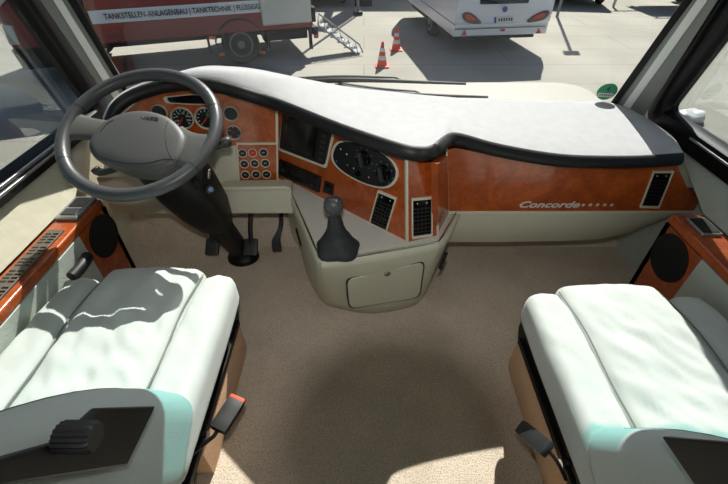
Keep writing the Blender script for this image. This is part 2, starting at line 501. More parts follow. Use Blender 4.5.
zb = .637
gy0 = ext(GLB, GLT, zb); gy1 = ext(GLB, GLT, 1.36)
pin = rpoly([(-.15, zb), (gy0.y, zb), (gy1.y, 1.36), (-.15, 1.36)], .04, 6)
pout = rpoly([(-.26, zb - .058), (gy0.y + .10, zb - .058), (gy1.y + .085, 1.43), (-.26, 1.43)], .10, 6)
w2 = side_window('window_2', XWL, pin, pout, [(.607, .616, 'alu', .010), (.616, .624, 'dgrey', .006), (.624, .633, 'alu', .008)], -1)
zb = .640
gy0 = ext(GRB, GRT, zb); gy1 = ext(GRB, GRT, 1.36)
pin = rpoly([(-.15, zb), (gy0.y, zb), (gy1.y, 1.36), (-.15, 1.36)], .04, 6)
pout = rpoly([(-.26, zb - .076), (gy0.y + .11, zb - .076), (gy1.y + .10, 1.43), (-.26, 1.43)], .12, 6)
w3 = side_window('window_3', XWR, pin, pout, [(.612, .620, 'alu', .008)], 1)

# ================================================================== DASHBOARD
dash = thing('dashboard', (.05, 1.2, .31), 'wide wood-veneer dashboard with pale grey felt top and silver script lettering', 'dashboard')
ST = [  # lip (u,v), y or z ; front edge (u,v), y
    ((104, 122), ('y', 1.22), (104, 118), 1.25), ((112, 106), ('y', 1.24), (112.3, 104), 1.27), ((130, 92), ('y', 1.285), (130.6, 90.8), 1.32), ((160, 82), ('y', 1.32), (160.5, 79), 1.35),
    ((190, 79), ('y', 1.33), (196, 69.5), 1.38), ((215, 81.5), ('y', 1.33), (225, 69.5), 1.39), ((240, 88.5), ('y', 1.32), (255, 72.5), 1.41),
    ((277, 100.5), ('y', 1.295), (300, 81), 1.45), ((340, 125.5), ('y', 1.12), (350, 89.5), 1.49), ((400, 145.5), ('y', 1.005), (400, 94), 1.53),
    ((422, 149), ('y', .995), (425, 96), 1.55), ((432, 147.8), ('y', 1.0), (436, 96.6), 1.56), ((438.5, 144.5), ('y', 1.01), (446, 97), 1.57), ((444, 139.5), ('y', 1.055), (453, 97.5), 1.575),
    ((450.5, 135.2), ('y', 1.115), (462, 98), 1.58), ((462, 135.6), ('y', 1.135), (474, 98.4), 1.585), ((500, 146), ('y', 1.135), (500, 99), 1.60), ((560, 156), ('y', 1.135), (560, 100.5), 1.60), ((620, 158), ('y', 1.13), (612, 103), 1.555),
    ((655, 157), ('y', 1.135), (640, 114), 1.49), ((684, 155), ('y', 1.14), (664, 130), 1.39)]
Ls = [at(*a, **{k: v}) for a, (k, v), b, y in ST]; Fs = [at(*b, y=y) for a, kv, b, y in ST]
Ls = smooth_path(Ls, 5); Fs = smooth_path(Fs, 5)
rows = []
for L, Fp in zip(Ls, Fs):
    r = []
    for k in range(13):
        t = k / 12; p = Fp.lerp(L, t); p.z += .010 * math.sin(PI * t) ** .8
        if t > .85: p.z -= .004 * ((t - .85) / .15) ** 2
        r.append(p)
    gz = Fp.z - .05; tt = max(.02, min(.98, (Fp.x - LB.x) / (RB.x - LB.x))); G = ws(tt, gz); G.y = max(Fp.y + .01, G.y - .03); G.x = Fp.x
    r = [G + V((0, -.01, -.03)), G, Fp.lerp(G, .35) + V((0, 0, .012))] + r + [L + V((0, .02, -.02)), Fp + V((0, .05, -.03))]
    rows.append(r)
MB().loft(rows).build('padded_top', 'pad', dash, angle=60)
rows = []
for i, L in enumerate(Ls):
    t = Ls[min(i + 1, len(Ls) - 1)] - Ls[max(i - 1, 0)]; t.z = 0; t.normalize()
    out = V((t.y, -t.x, 0));
    up = V((0, 0, 1))
    rows.append([L - out * .009 + up * .004, L - out * .004 + up * .004, L + out * .004 - up * .002, L + out * .011 - up * .013, L + out * .011 - up * .025, L + out * .003 - up * .036, L - out * .02 - up * .041, L - out * .06 - up * .045, L - out * .03 - up * .02])
MB().loft(rows).build('edge_trim', 'black', dash, angle=60)

# panel planes
A_ = at(312, 195, z=.365); B_ = at(408, 244.5, z=.365); C_ = at(278, 104, z=.685)
FM = Frame.three(A_, B_, C_)
FK = Frame.three(at(277, 112, y=1.39), at(277, 183, y=1.365), at(150, 118, y=1.325))
B2 = at(437, 238, z=.365)
F2 = Frame.three(B_, B2, B2 + V((0, .015, .3)))
B3 = at(449, 212, y=1.17)
F3 = Frame.three(B2, B3, B2 + V((0, .02, .3)))
FG = Frame((0, 1.17, .45), (0, -1, .03))
# hidden carcass behind the veneer
pb = MB()
pb.prism([(-.93, 1.36, .33), (-.30, 1.44, .33), (.17, 1.11, .33), (.26, 1.16, .33), (.34, 1.22, .33), (1.08, 1.22, .33), (1.08, 1.38, .33), (.8, 1.46, .33), (.06, 1.55, .33), (-.80, 1.46, .33), (-.93, 1.38, .33)], (0, 0, .235))
pb.build('carcass', 'cream', dash)
clus = [(112, 170), (112, 130), (120, 117), (136, 103), (160, 93), (190, 89), (215, 91), (245, 99), (277, 109), (277, 144), (237, 144), (234, 152), (200, 156)]
cpn = MB().px(FK, clus, -.02, .0).build('cluster_panel', 'wood', dash)
GA = [(159.5, 112, 8.2, 'plain', 'small blank gauge at the left end of the cluster'), (182.5, 118, 11.6, 'speed', 'speedometer dial with white figures'), (206.5, 118, 11.6, 'rev', 'rev counter dial with green zone'), (231, 113.4, 7.6, 'plain', 'blank upper gauge right of the wheel rim'), (234, 132, 7.6, 'small', 'small gauge with red needle below the blank one')]
for (u, v, r, kind, lb) in GA:
    q = FK.p(u, v); R = (FK.p(u + r, v) - q).length; n = FK.n
    ax = (n + V((-.25, 0, .1))).normalized()
    g = MB().lathe(q - n * .002, n, [(R * 1.02, 0), (R * 1.02, .010), (R * .96, .014), (R * .88, .010), (R * .86, .002), (R * .5, .0)]).build('gauge', 'creamtrim', dash); g['label'] = lb
    MB().cyl(q + n * .0015, q + n * .003, R * .87).build('dial', 'dial', g)
    mt = FK.mat(u, v, .0035)
    if kind != 'plain':
        tk = MB(); cnt = 11 if kind != 'small' else 5
        for k in range(cnt):
            a = math.radians(225 - 270 * k / (cnt - 1)); c = mt @ V((math.cos(a) * R * .70, math.sin(a) * R * .70, 0))
            rot = (mt.to_3x3() @ Matrix.Rotation(a, 3, 'Z')); tk.box(c, (R * .17, R * .06, .0006), rot)
        tk.build('tick_marks', 'mark', g)
        a = math.radians({'speed': 235, 'rev': 228, 'small': 140}[kind]); p = mt @ V((math.cos(a) * R * .32, math.sin(a) * R * .32, .001))
        MB().box(p, (R * .75, R * .10, .001), mt.to_3x3() @ Matrix.Rotation(a, 3, 'Z')).build('needle', 'needle', g)
        if kind == 'speed':
            for k, s in enumerate(('20', '40', '60', '80', '100', '120')):
                a = math.radians(205 - 230 * k / 5)
                text('figure', s, mt @ Matrix.Translation((math.cos(a) * R * .48, math.sin(a) * R * .48 - R * .07, 0)), R * .22, 'mark', g, align='CENTER', depth=.0002)
        if kind == 'rev':
            MB().cyl(mt @ V((R * .3, R * .3, 0)), mt @ V((R * .3, R * .3, .001)), R * .26).build('green_zone', 'greendial', g)
wl_o = rpoly([(163, 96.5), (190, 93.5), (216, 95), (214, 104.5), (190, 104), (166, 102.5)], 3)
wl_ = MB().frame_px(FK, wl_o, inset(wl_o, .86), -.002, .008).build('warning_strip', 'creamtrim', dash); wl_['label'] = 'long dark warning light strip above the gauges'
MB().px(FK, inset(wl_o, .87), -.001, .002).build('lens', 'gloss', wl_)
tr = MB(); tr.px(FK, [(191, 133), (214, 133.5), (213, 138), (191, 137.5)], -.001, .003); t_ = tr.build('display_strip', 'dgrey', dash)
swp = MB().px(FK, [(237, 144), (277, 144), (277.3, 182), (239.5, 184)], -.02, .001).build('switch_panel', 'wood', dash)
MB().frame_px(FK, [(236.3, 142.3), (278, 142.3), (278.3, 183.5), (238.6, 185.4)], [(237.8, 144.2), (276.4, 144.2), (276.6, 181.8), (240, 183.4)], -.01, .005).build('switch_panel_trim', 'creamtrim', dash)
for k, (u, v) in enumerate([(242.5, 153), (252.6, 152.7), (263.6, 152.4), (244.3, 163.8), (254.7, 163.3), (265.4, 163), (245.4, 174.7), (256, 174.3), (266.5, 174.2)]):
    q = FK.p(u, v); R = (FK.p(u + 4.7, v) - q).length; n = FK.n
    bz = MB().lathe(q - n * .001, n, [(R, 0), (R, .004), (R * .92, .005), (R * .82, .004), (R * .8, .001), (R * .3, .0005)]).build('button_ring', 'creamtrim', dash)
    bt = MB().lathe(q, n, [(R * .78, 0), (R * .78, .004), (R * .7, .0055), (R * .2, .006)]).build('button', 'hazard' if k == 1 else 'dial', bz)
    if k == 1: bz['label'] = 'round red hazard warning button'
    mt = FK.mat(u, v, .0062)
    MB().box(mt @ V((0, R * .1, 0)), (R * .5, R * .1, .0004), mt.to_3x3()).build('symbol', 'mark', bz)
MB().px(FK, [(275.6, 109), (278, 109.8), (278.3, 144), (275.8, 144)], -.01, .005).build('veneer_strip', 'creamtrim', dash)
# knee panel under the cluster
FN = Frame((0, 1.275, .36), (0, -1, .12))
kp = MB().px(FN, [(96, 178), (150, 176), (206, 176), (216, 189), (291, 188), (293, 213.5), (112, 214)], -.05, .0)
kp.px(FN, [(214, 190), (291, 188.5), (291, 187), (286, 185), (222, 186)], -.05, .012)
kp.build('knee_panel', 'cream', dash, bevel=.006)
cs = MB().px(FK, [(205, 152), (236, 145), (239, 186), (216, 190), (205, 170)], -.02, .004).build('column_surround', 'cream', dash, bevel=.003)
# driver-facing centre panel
cp_ = MB().px(FM, [(277.5, 108), (340, 133.5), (405.5, 155), (407.5, 244), (312, 195), (278.3, 178)], -.02, 0).build('centre_panel', 'wood', dash)
so = rpoly([(284, 109), (336, 129), (327, 168), (279.5, 150)], 2)
scr = MB().px(FM, so, -.001, .006).build('screen_surround', 'creamtrim', dash, bevel=.001)
sb = rpoly([(285.5, 108), (334.5, 128), (326.3, 164), (282, 147)], 2)
unit = MB().px(FM, sb, .004, .014).build('display_unit', 'black', dash, bevel=.002); unit['label'] = 'black navigation display set into the veneer'
MB().px(FM, [(289.5, 112.5), (321.5, 124.3), (317, 156.5), (286.3, 145)], .013, .0148).build('screen', 'screen', unit)
for k in range(6):
    t = k / 5.0; u = 328 - 4.5 * t; v = 128.5 + 29 * t
    MB().px(FM, [(u - 2.2, v - 1.6), (u + 1.8, v), (u + 1.4, v + 2.4), (u - 2.6, v + .9)], .013, .0155).build('key', 'dgrey', unit)
text('lettering', 'menu', FM.mat(311, 157.5, .0142), .008, 'mark', unit, depth=.0002) if False else None
ro = [(280.3, 158.9), (321.7, 176.7), (319.7, 192), (279.5, 173.7)]
radio = MB().px(FM, ro, -.001, .008).build('radio', 'black', dash, bevel=.0015); radio['label'] = 'slim black car radio below the display'
MB().px(FM, [(289, 168), (309, 176.5), (308.5, 181.5), (288.7, 172.7)], .0075, .009).build('display', 'screen', radio)
MB().px(FM, [(283, 161.8), (318, 177), (317.8, 179), (282.8, 163.8)], .0075, .009).build('slot', 'gloss', radio)
for (u, v) in ((284.5, 169), (313.5, 184.5)):
    q = FM.p(u, v, .007); MB().cyl(q, q + FM.n * .008, .006).build('knob', 'dgrey', radio)
for k in range(5):
    u = 290 + 4.2 * k; v = 175.6 + 1.85 * k
    MB().px(FM, [(u, v), (u + 3.2, v + 1.4), (u + 3, v + 3.2), (u - .2, v + 1.8)], .0075, .0095).build('key', 'dgrey', radio)
rs = MB().px(FM, [(325.4, 180.4), (334, 184), (333, 195), (323.6, 191.5)], -.001, .006).build('rocker_switch', 'black', dash, bevel=.001)
MB().px(FM, [(327, 183), (332, 185.2), (331.3, 192), (326, 189.6)], .005, .009).build('rocker', 'gloss', rs)
ov = [(332, 154), (336, 143.5), (344.3, 140.3), (364, 143), (384, 153), (395, 163), (398.8, 174), (394.5, 184), (384, 188), (364, 183.2), (344.3, 172.5), (334.5, 163)]
ovs = [(p.x, p.y) for p in smooth_path([V((x, y, 0)) for x, y in ov], 4, True)]
clim = MB().px(FM, ovs, -.001, .006).build('climate_surround', 'creamtrim', dash, bevel=.001)
cpl = MB().px(FM, inset([(x + .8, y - .7) for x, y in ovs], .925), .005, .011).build('climate_panel', 'dial', dash, bevel=.001); cpl['label'] = 'oval black heater control panel with two rotary knobs'
for (u, v, r) in ((366.4, 157, 6), (386, 171.3, 6.4)):
    q = FM.p(u, v, .010); R = (FM.p(u + r, v) - FM.p(u, v)).length
    kb = MB().lathe(q, FM.n, [(R, 0), (R * .95, .012), (R * .85, .014), (R * .2, .014)]).build('knob', 'gloss', cpl)
    mt = FM.mat(u, v, .024); MB().box(mt.translation + FM.n * .004, (R * .45, R * 1.8, .012), mt.to_3x3() @ Matrix.Rotation(.3, 3, 'Z')).build('grip', 'dgrey', kb, bevel=.002)
    for k in range(8):
        a = math.radians(-50 + 40 * k); c = mt @ V((math.cos(a) * R * 1.35, math.sin(a) * R * 1.35, -.0126)); MB().cyl(c, c + FM.n * .0006, .0011, n=8).build('scale_mark', 'mark', cpl)
q = FM.p(361, 172, .010); MB().cyl(q, q + FM.n * .01, .009).build('knob', 'gloss', cpl)
for (u, v, m) in ((349.8, 164, 'orangedot'), (338.8, 160, 'bluedot'), (343, 148, 'mark'), (349, 153, 'mark'), (356, 167, 'mark'), (371, 176, 'mark')):
    q = FM.p(u, v, .0105); MB().cyl(q, q + FM.n * .001, .0026, n=10).build('symbol', m, cpl)


def vent(fr, quad, lb, frame=1.12):
    o_ = inset(quad, 1.12)
    v_ = MB().frame_px(fr, o_, inset(quad, 1.0), -.002, .007).build('air_vent', 'creamtrim', dash, bevel=.001); v_['label'] = lb
    MB().px(fr, quad, -.001, .002).build('duct', 'gloss', v_)
    a, b, c, d = [V((*p, 0)) for p in quad]
    for k in range(7):
        t0 = .22 + k * .108; t1 = t0 + .045
        q4 = [a.lerp(d, t0), b.lerp(c, t0), b.lerp(c, t1), a.lerp(d, t1)]
        MB().px(fr, inset([(p.x, p.y) for p in q4], .96), .0015, .0055).build('louvre', 'black', v_)
    for s in (.3, .5, .7):
        q4 = [a.lerp(b, s - .02).lerp(d.lerp(c, s - .02), .2), a.lerp(b, s + .02).lerp(d.lerp(c, s + .02), .2), a.lerp(b, s + .02).lerp(d.lerp(c, s + .02), .93), a.lerp(b, s - .02).lerp(d.lerp(c, s - .02), .93)]
        MB().px(fr, [(p.x, p.y) for p in q4], .0015, .0045).build('vane', 'dial', v_)
    for s in (.25, .75):
        p = a.lerp(b, s).lerp(d.lerp(c, s), .10); q = fr.p(p.x, p.y, .003)
        MB().cyl(q, q + fr.n * .001, .002, n=8).build('symbol', 'mark', v_)
    return v_


vent(FM, [(379.3, 192), (395.8, 199), (386.5, 230), (370.8, 222.5)], 'slanted black air vent at the foot of the driver-side panel')
f2p = MB().px(F2, [(406.5, 156.5), (425, 162), (437.5, 163), (437.5, 238), (407, 244.5)], -.02, .0).build('console_panel', 'wood', dash)
vent(F2, [(412.3, 200), (431, 198.3), (430.7, 233.6), (412.5, 236)], 'upright black air vent on the narrow veneer panel')
MB().px(F3, [(438, 164), (447.5, 156), (449, 212), (438, 237)], -.02, .0).build('return_panel', 'wood', dash)
MB().px(F2, [(405.3, 156), (407.4, 156), (408, 244.5), (405.8, 245)], -.006, .005).build('veneer_strip', 'creamtrim', dash)
MB().px(F2, [(436.3, 163), (438, 163), (438, 237.5), (436.3, 238)], -.006, .005).build('veneer_strip', 'creamtrim', dash)
glv = MB().px(FG, [(446, 150), (455, 148), (500, 156), (560, 163), (620, 164.5), (676, 163), (689, 191.5), (703, 192.5), (697.6, 212), (449, 212)], -.03, .0).build('glovebox_panel', 'wood', dash)
MB().px(FG, [(445.6, 147), (447.2, 147), (449, 212), (447.2, 212)], -.006, .004).build('veneer_strip', 'creamtrim', dash)
MB().px(FG, [(449, 211.2), (697.4, 210.6), (697.2, 212.6), (449, 213.2)], -.02, .004).build('veneer_strip', 'creamtrim', dash)
vent(FG, [(653.5, 172.3), (671.5, 172.3), (658, 205.7), (641, 205.2)], 'slanted black air vent at the passenger end of the veneer')
pa, pb2 = FG.p(517.5, 207.5), FG.p(577.5, 207.5)
text('lettering', 'Concorde', FG.mat(517.3, 207.3, .001), .036, 'silver', dash, width=(pb2 - pa).length, shear=.30, bold=.0009)
for u in (583.2, 590.2, 597.4, 604.6, 611.6):
    mt = FG.mat(u, 204.8, .0005); pts = []
    for k in range(10):
        r = .0080 if k % 2 == 0 else .0034; a = PI / 2 + k * PI / 5; pts.append(mt @ V((r * math.cos(a), r * math.sin(a), 0)))
    MB().prism(pts, FG.n * .0012).build('star', 'silver', dash)
# cream drawer under the veneer, its lower edge sweeping up at the passenger end
rows = []
for u, vb in ((447, 242), (500, 242), (560, 241), (600, 239), (630, 233), (655, 223), (674, 214.5)):
    p0 = FG.p(u, 212.4, -.004); q0 = at(u, vb, y=1.21)
    rows.append([p0, p0.lerp(q0, .35) + V((0, -.012, 0)), p0.lerp(q0, .75) + V((0, -.010, 0)), q0 + V((0, .0, 0)), q0 + V((0, .2, .02)), p0 + V((0, .2, 0))])
MB().loft(rows).build('lower_drawer', 'cream', dash, angle=50)

# ================================================================== CENTRE CONSOLE
con = thing('centre_console', (.05, 1.15, 0), 'cream floor console with locked flap, standing between the seats below the dashboard', 'console')
ZT = .365
topo = [at(286, 190, z=ZT), at(301, 225, z=ZT), at(314, 256, z=ZT), at(319, 263, z=ZT), at(328, 266, z=ZT), at(380, 258, z=ZT), at(433, 248, z=ZT), at(443, 244, z=ZT), at(450, 236, z=ZT), at(456, 225, z=ZT), at(463, 212, z=ZT)]
boto = [V((-.285, 1.40, 0)), V((-.245, 1.23, 0)), V((-.19, 1.11, 0)), V((-.165, 1.075, 0)), V((-.12, 1.045, 0)), V((.03, 1.012, 0)), V((.18, 1.045, 0)), V((.225, 1.08, 0)), V((.25, 1.13, 0)), V((.28, 1.24, 0)), V((.33, 1.40, 0))]
rows = []


def ring(t, z, shrink=0.0):
    pts = []
    for a, b in zip(topo, boto):
        p = a.lerp(b, t); p.z = z
        c = V((.06, 1.2, z)); p = p + (c - p).normalized() * shrink; pts.append(p)
    pts = smooth_path(pts, 4); pts += [V((.40, 1.45, z)), V((-.34, 1.45, z))]
    return pts


for t, z, s in ((1, 0.001, .012), (.97, .012, .0), (.8, .07, -.004), (.5, .18, 0), (.2, .29, 0), (.05, .345, .0), (0, .368, .004), (0, .375, .012), (0, .370, .022)):
    rows.append(ring(t, z, s))
body = MB().loft(rows).build('console_body', 'cream', con, angle=60)
MB().prism([at(291, 192, z=.366), at(322, 259, z=.366), at(437, 241, z=.366), at(452, 213, z=.366), V((.36, 1.35, .366)), V((-.32, 1.4, .366))], (0, 0, .010)).build('top_plate', 'plate', con)
rl = smooth_path([at(290.5, 192, z=.38), at(306, 226, z=.38), at(318, 253, z=.38), at(324, 259.5, z=.38), at(334, 260, z=.38), at(385, 251.5, z=.38), at(432, 243, z=.38), at(440, 239, z=.38), at(447, 228, z=.38), at(457, 211, z=.38)], 5)
MB().tube(rl, .0032).build('edge_rail', 'chrome', con)
dq = [(347, 279), (424, 261.5), (419, 297), (349.5, 308)]
bm_ = bmesh.new(); bm_.from_mesh(body.data); bmesh.ops.translate(bm_, verts=bm_.verts[:], vec=origin(con)); bv = BVHTree.FromBMesh(bm_)


def hit(u, v):
    h = bv.ray_cast(CAM, ray(u, v).normalized()); return h[0] if h[0] else at(u, v, y=1.0)


FD = Frame.three(hit(350, 280), hit(422, 268), hit(382, 300))
FD.o += FD.n * .004
dr = MB().px(FD, rpoly(dq, 7), -.012, .004).build('flap_door', 'cream', con, bevel=.003)
sh = MB().frame_px(FD, rpoly(inset(dq, 1.035), 7), rpoly(inset(dq, 1.0), 7), -.02, .0016).build('flap_gap', 'dgrey', con)
q = FD.p(387, 272.5, .004); lk = MB().lathe(q, FD.n, [(.012, 0), (.012, .003), (.009, .005), (.002, .005)]).build('lock', 'chrome', dr)
MB().box(q + FD.n * .0055, (.0025, .012, .0015), FD.mat(387, 272.5).to_3x3()).build('keyhole', 'black', dr)
for (u0, v0, u1, v1) in ((297, 229, 301.5, 245), (446, 253, 440, 268)):
    p, q = hit(u0, v0), hit(u1, v1); MB().tube([p, q], .007, n=8).build('side_slot', 'black', con)

# gear lever
gb = at(338, 249, z=.378); gk = at(333.5, 207, y=gb.y + .012)
gl = thing('gear_lever', gb, 'grey ball-topped gear lever with black gaiter on the console plate', 'gear lever')
rows = []
for (h, r, sq) in ((0, .066, .8), (.006, .067, .8), (.02, .058, .6), (.035, .050, .5), (.045, .046, .4), (.055, .036, .3), (.065, .034, .2), (.085, .026, .1), (.10, .024, 0), (.115, .020, 0), (.135, .015, 0)):
    t = h / .17; c = gb.lerp(gk, t * (gk.z - gb.z) / max(.001, (gk.z - gb.z))); c.z = gb.z + h; ring_ = []
    for k in range(28):
        a = 2 * PI * k / 28; rr = r * (1 + sq * .16 * abs(math.sin(2 * a)) ** 1.5) * (1 + .04 * math.sin(5 * a + h * 60))
        ring_.append(c + V((math.cos(a) * rr, math.sin(a) * rr * .92, 0)))
    rows.append(ring_)
MB().loft(rows).build('gaiter', 'sleeve', gl, angle=70)
MB().lathe(gk - V((0, 0, .036)), (0.0, .05, 1), [(.014, 0), (.016, .008), (.020, .014), (.027, .024), (.030, .038), (.029, .050), (.024, .060), (.014, .066), (.004, .067)]).build('knob', 'knob', gl, angle=70)
kt = Matrix.Translation(gk + V((-.010, -.0135, .0275))) @ Matrix.Rotation(math.radians(28), 4, 'X')
text('shift_pattern', '135', kt, .011, 'mark', gl, depth=.0003, width=.02)
kt = Matrix.Translation(gk + V((-.010, -.021, .021))) @ Matrix.Rotation(math.radians(45), 4, 'X')
text('shift_pattern', '24R', kt, .011, 'mark', gl, depth=.0003, width=.02)

# ================================================================== STEERING
WC = V((-.624, 1.0575, .7405)); WA = .4532
wn = V((0, -math.sin(WA), math.cos(WA))); wu = V((1, 0, 0)); wv = wn.cross(wu); wv = wv if wv.z > 0 else -wv   # wv points up/away
wm = Matrix((wu, wv, wn)).transposed().to_4x4(); wm.translation = WC
wheel = thing('steering_wheel', WC, 'large grey leather-rimmed steering wheel with broad padded hub', 'steering wheel')
ringp = [wm @ V((math.cos(a) * .2095, math.sin(a) * .2095, 0)) for a in [2 * PI * k / 72 for k in range(72)]]
MB().tube(ringp, .0180, n=14, closed=True).build('rim', 'leather', wheel, angle=80)
for a in (math.radians(22), math.radians(-36), math.radians(158), math.radians(-150 - 0)):
    c = wm @ V((math.cos(a) * .2095, math.sin(a) * .2095, 0)); t = wm.to_3x3() @ V((-math.sin(a), math.cos(a), 0))
    MB().cyl(c - t * .0012, c + t * .0012, .0184, n=20).build('rim_seam', 'black', wheel)


def wpx(u, v, h):
    """point at photo position (u, v) on the wheel plane raised by h"""
    d = ray(u, v); o = WC + wn * h; s = (o - CAM).dot(wn) / d.dot(wn); return CAM + d * s


hubo = [(90, 149), (92, 139), (101, 127), (117, 117), (136, 112.5), (152, 113), (168, 118), (180, 127), (187, 138), (186, 150), (180, 162), (168, 169), (152, 173), (128, 171), (110, 165), (96, 159)]
hs = smooth_path([V((*p, 0)) for p in hubo], 3, True)
rows = []
for f, h in ((.88, -.045), (.97, -.014), (1.0, .004), (.99, .013), (.955, .019), (.85, .023), (.6, .026), (.3, .0275), (.04, .028)):
    rows.append([wpx(140 + (p.x - 140) * f, 144 + (p.y - 144) * f, -.008) + wn * (h - .008) for p in hs])
hubp = MB().loft(rows).build('hub_pad', 'hub', wheel, angle=60)
# seams pressed into the hub pad
hb_ = bmesh.new(); hb_.from_mesh(hubp.data); bmesh.ops.translate(hb_, verts=hb_.verts[:], vec=origin(wheel)); hbv = BVHTree.FromBMesh(hb_)


def onhub(u, v):
    h = hbv.ray_cast(CAM, ray(u, v).normalized()); return h[0] if h[0] else wpx(u, v, .02)


for pts in ([(168, 121), (165.5, 130), (166, 142), (169, 153), (174, 162)], [(101, 131), (107, 124), (114, 120)], [(98, 155), (112, 160), (130, 163), (150, 162.5), (164, 159), (178, 160)]):
    MB().tube([onhub(p.x, p.y) for p in smooth_path([V((*p, 0)) for p in pts], 5)], .0014, n=6).build('hub_seam', 'dgrey', wheel)
# spokes: two broad wings
for pts, w0, w1 in (((wm @ V((-.085, .012, -.025)), wm @ V((-.15, .014, -.012)), wm @ V((-.205, .016, 0))), .044, .056), ((wm @ V((.075, -.03, -.025)), wm @ V((.13, -.055, -.012)), wm @ V((.192, -.075, 0))), .070, .070)):
    d = (pts[2] - pts[0]).normalized(); s = d.cross(wn).normalized(); rows = []
    for k, (p, w) in enumerate(zip(smooth_path(list(pts), 4), [w0 + (w1 - w0) * (k / 8) - .012 * math.sin(PI * k / 8) for k in range(9)])):
        rr = []
        for j in range(12):
            a = 2 * PI * j / 12; rr.append(p + s * (w * math.copysign(abs(math.cos(a)) ** .7, math.cos(a))) + wn * (.011 * math.sin(a)))
        rows.append(rr)
    MB().loft(rows).build('spoke', 'spoke', wheel, angle=70)
for sx in (-.03, .06):
    MB().tube([wm @ V((sx, -.10, 0)), wm @ V((sx - .01, -.15, -.01)), wm @ V((sx - .02, -.203, 0))], .009, n=8).build('spoke', 'dgrey', wheel) if False else None
tm = wm.copy(); tm.translation = onhub(149.5, 119.5) + wn * .0005
text('emblem', 'IVECO', tm @ Matrix.Rotation(math.radians(-6), 4, 'Z'),   .013, 'spoke', wheel, depth=.0016, width=.050, align='CENTER')

# column
FT = V((-.545, 1.36, .0))
col = thing('steering_column', FT, 'black steering column shroud with ignition lock running down to the carpet', 'steering column')
ax = (FT - WC).normalized(); sx = V((1, 0, 0)); sx = (sx - ax * sx.dot(ax)).normalized(); sy = ax.cross(sx)


def colring(d, hw, hh, n=24, off=V((0, 0, 0))):
    c = WC + ax * d + off; r = []
    for k in range(n):
        a = 2 * PI * k / n; ca, sa = math.cos(a), math.sin(a)
        r.append(c + sx * hw * math.copysign(abs(ca) ** .6, ca) + sy * hh * math.copysign(abs(sa) ** .6, sa))
    return r


MB().loft([colring(.085, .05, .05), colring(.095, .075, .062), colring(.14, .090, .078), colring(.26, .095, .080), colring(.40, .085, .07), colring(.50, .062, .055), colring(.52, .05, .045)]).build('shroud', 'black', col, angle=60)
MB().loft([colring(.48, .045, .042), colring(.60, .040, .04), colring(.74, .036, .038), colring(.80, .04, .04)]).build('shaft_cover', 'black', col, angle=60)
rows = []
for h, r in ((.001, .070), (.012, .070), (.022, .060), (.03, .052), (.045, .046)):
    rows.append([V((FT.x + math.cos(2 * PI * k / 24) * r, 1.345 + math.sin(2 * PI * k / 24) * r * .9, h)) for k in range(24)])
MB().loft(rows).build('floor_boot', 'rubber', col, angle=60)
p0 = WC + ax * .13 + sx * .07; p1 = at(219, 145, y=1.10); p2 = at(230, 141, y=1.115)
st = MB().tube(smooth_path([p0, p1, p2], 4), [.008, .008, .009, .010, .011, .014, .015, .015, .012], n=12).build('stalk', 'dgrey', col, angle=70)
st['label'] = 'black control stalk on the right of the column'
p0 = WC + ax * .12 - sx * .07; p1 = at(104, 172, y=1.10)
MB().tube(smooth_path([p0, p1, at(94, 168, y=1.1)], 4), [.008, .008, .009, .010, .011, .013, .014, .014, .012], n=12).build('stalk', 'dgrey', col, angle=70)
q = at(210.5, 189.5, y=1.10); ig = MB().lathe(q, (CAM - q).normalized() + V((.4, 0, 0)), [(.014, -.04), (.014, .0), (.010, .004), (.002, .004)]).build('ignition_lock', 'dgrey', col)
MB().lathe(q + (CAM - q).normalized() * .004, (CAM - q).normalized() + V((.4, 0, 0)), [(.008, 0), (.008, .003), (.002, .003)]).build('key_ring', 'chrome', ig)
q2 = at(209, 174, y=1.08); MB().box(q2, (.006, .014, .032), Matrix.Rotation(.3, 3, 'Y')).build('key', 'chrome', ig, bevel=.002)

# pedals
for nm, lb, pad, hang, w, hh in (('clutch_pedal', 'black clutch pedal, leftmost, left of the steering shaft', (212.5, 246.5), (219, 222), .060, .075), ('brake_pedal', 'black brake pedal just right of the steering shaft', (251, 247), (251, 222), .060, .075)):
    c = at(*pad, y=1.31); t = V((c.x + .01, 1.47, .32))
    pd = thing(nm, c - V((0, 0, .03)), lb, 'pedal')
    MB().rbox(c, (w, hh, .018), .007, (6, 6, 2), rot=Matrix.Rotation(math.radians(38), 3, 'X')).build('pad', 'dgrey', pd)
    MB().tube(smooth_path([c + V((0, .006, .0)), c + V((0, .05, .08)), t.lerp(c, .3) + V((0, .0, .0)), t], 4), .010, n=8).build('arm', 'black', pd)
pts = [at(277, 252, y=1.34), at(276, 240, y=1.355), at(280, 228, y=1.385), at(281, 219, y=1.42)]
pd = thing('accelerator_pedal', pts[0] - V((0, 0, .02)), 'long narrow black accelerator pedal, rightmost of the three, beside the console', 'pedal')
rows = []
for p, w in zip(smooth_path(pts, 4), [.019, .021, .021, .020, .018, .015, .012, .011, .010, .010, .010, .010, .010]):
    rows.append([p + V((-w, 0, 0)), p + V((-w, .012, -.006)), p + V((w, .012, -.006)), p + V((w, 0, 0))])
MB().loft(rows).build('pad', 'dgrey', pd, bevel=.003)
MB().tube([pts[-1], pts[-1] + V((0, .04, .03)), V((pts[-1].x, 1.49, .32))], .009).build('arm', 'black', pd)

# ================================================================== SIDE CONSOLES
ZL = .47


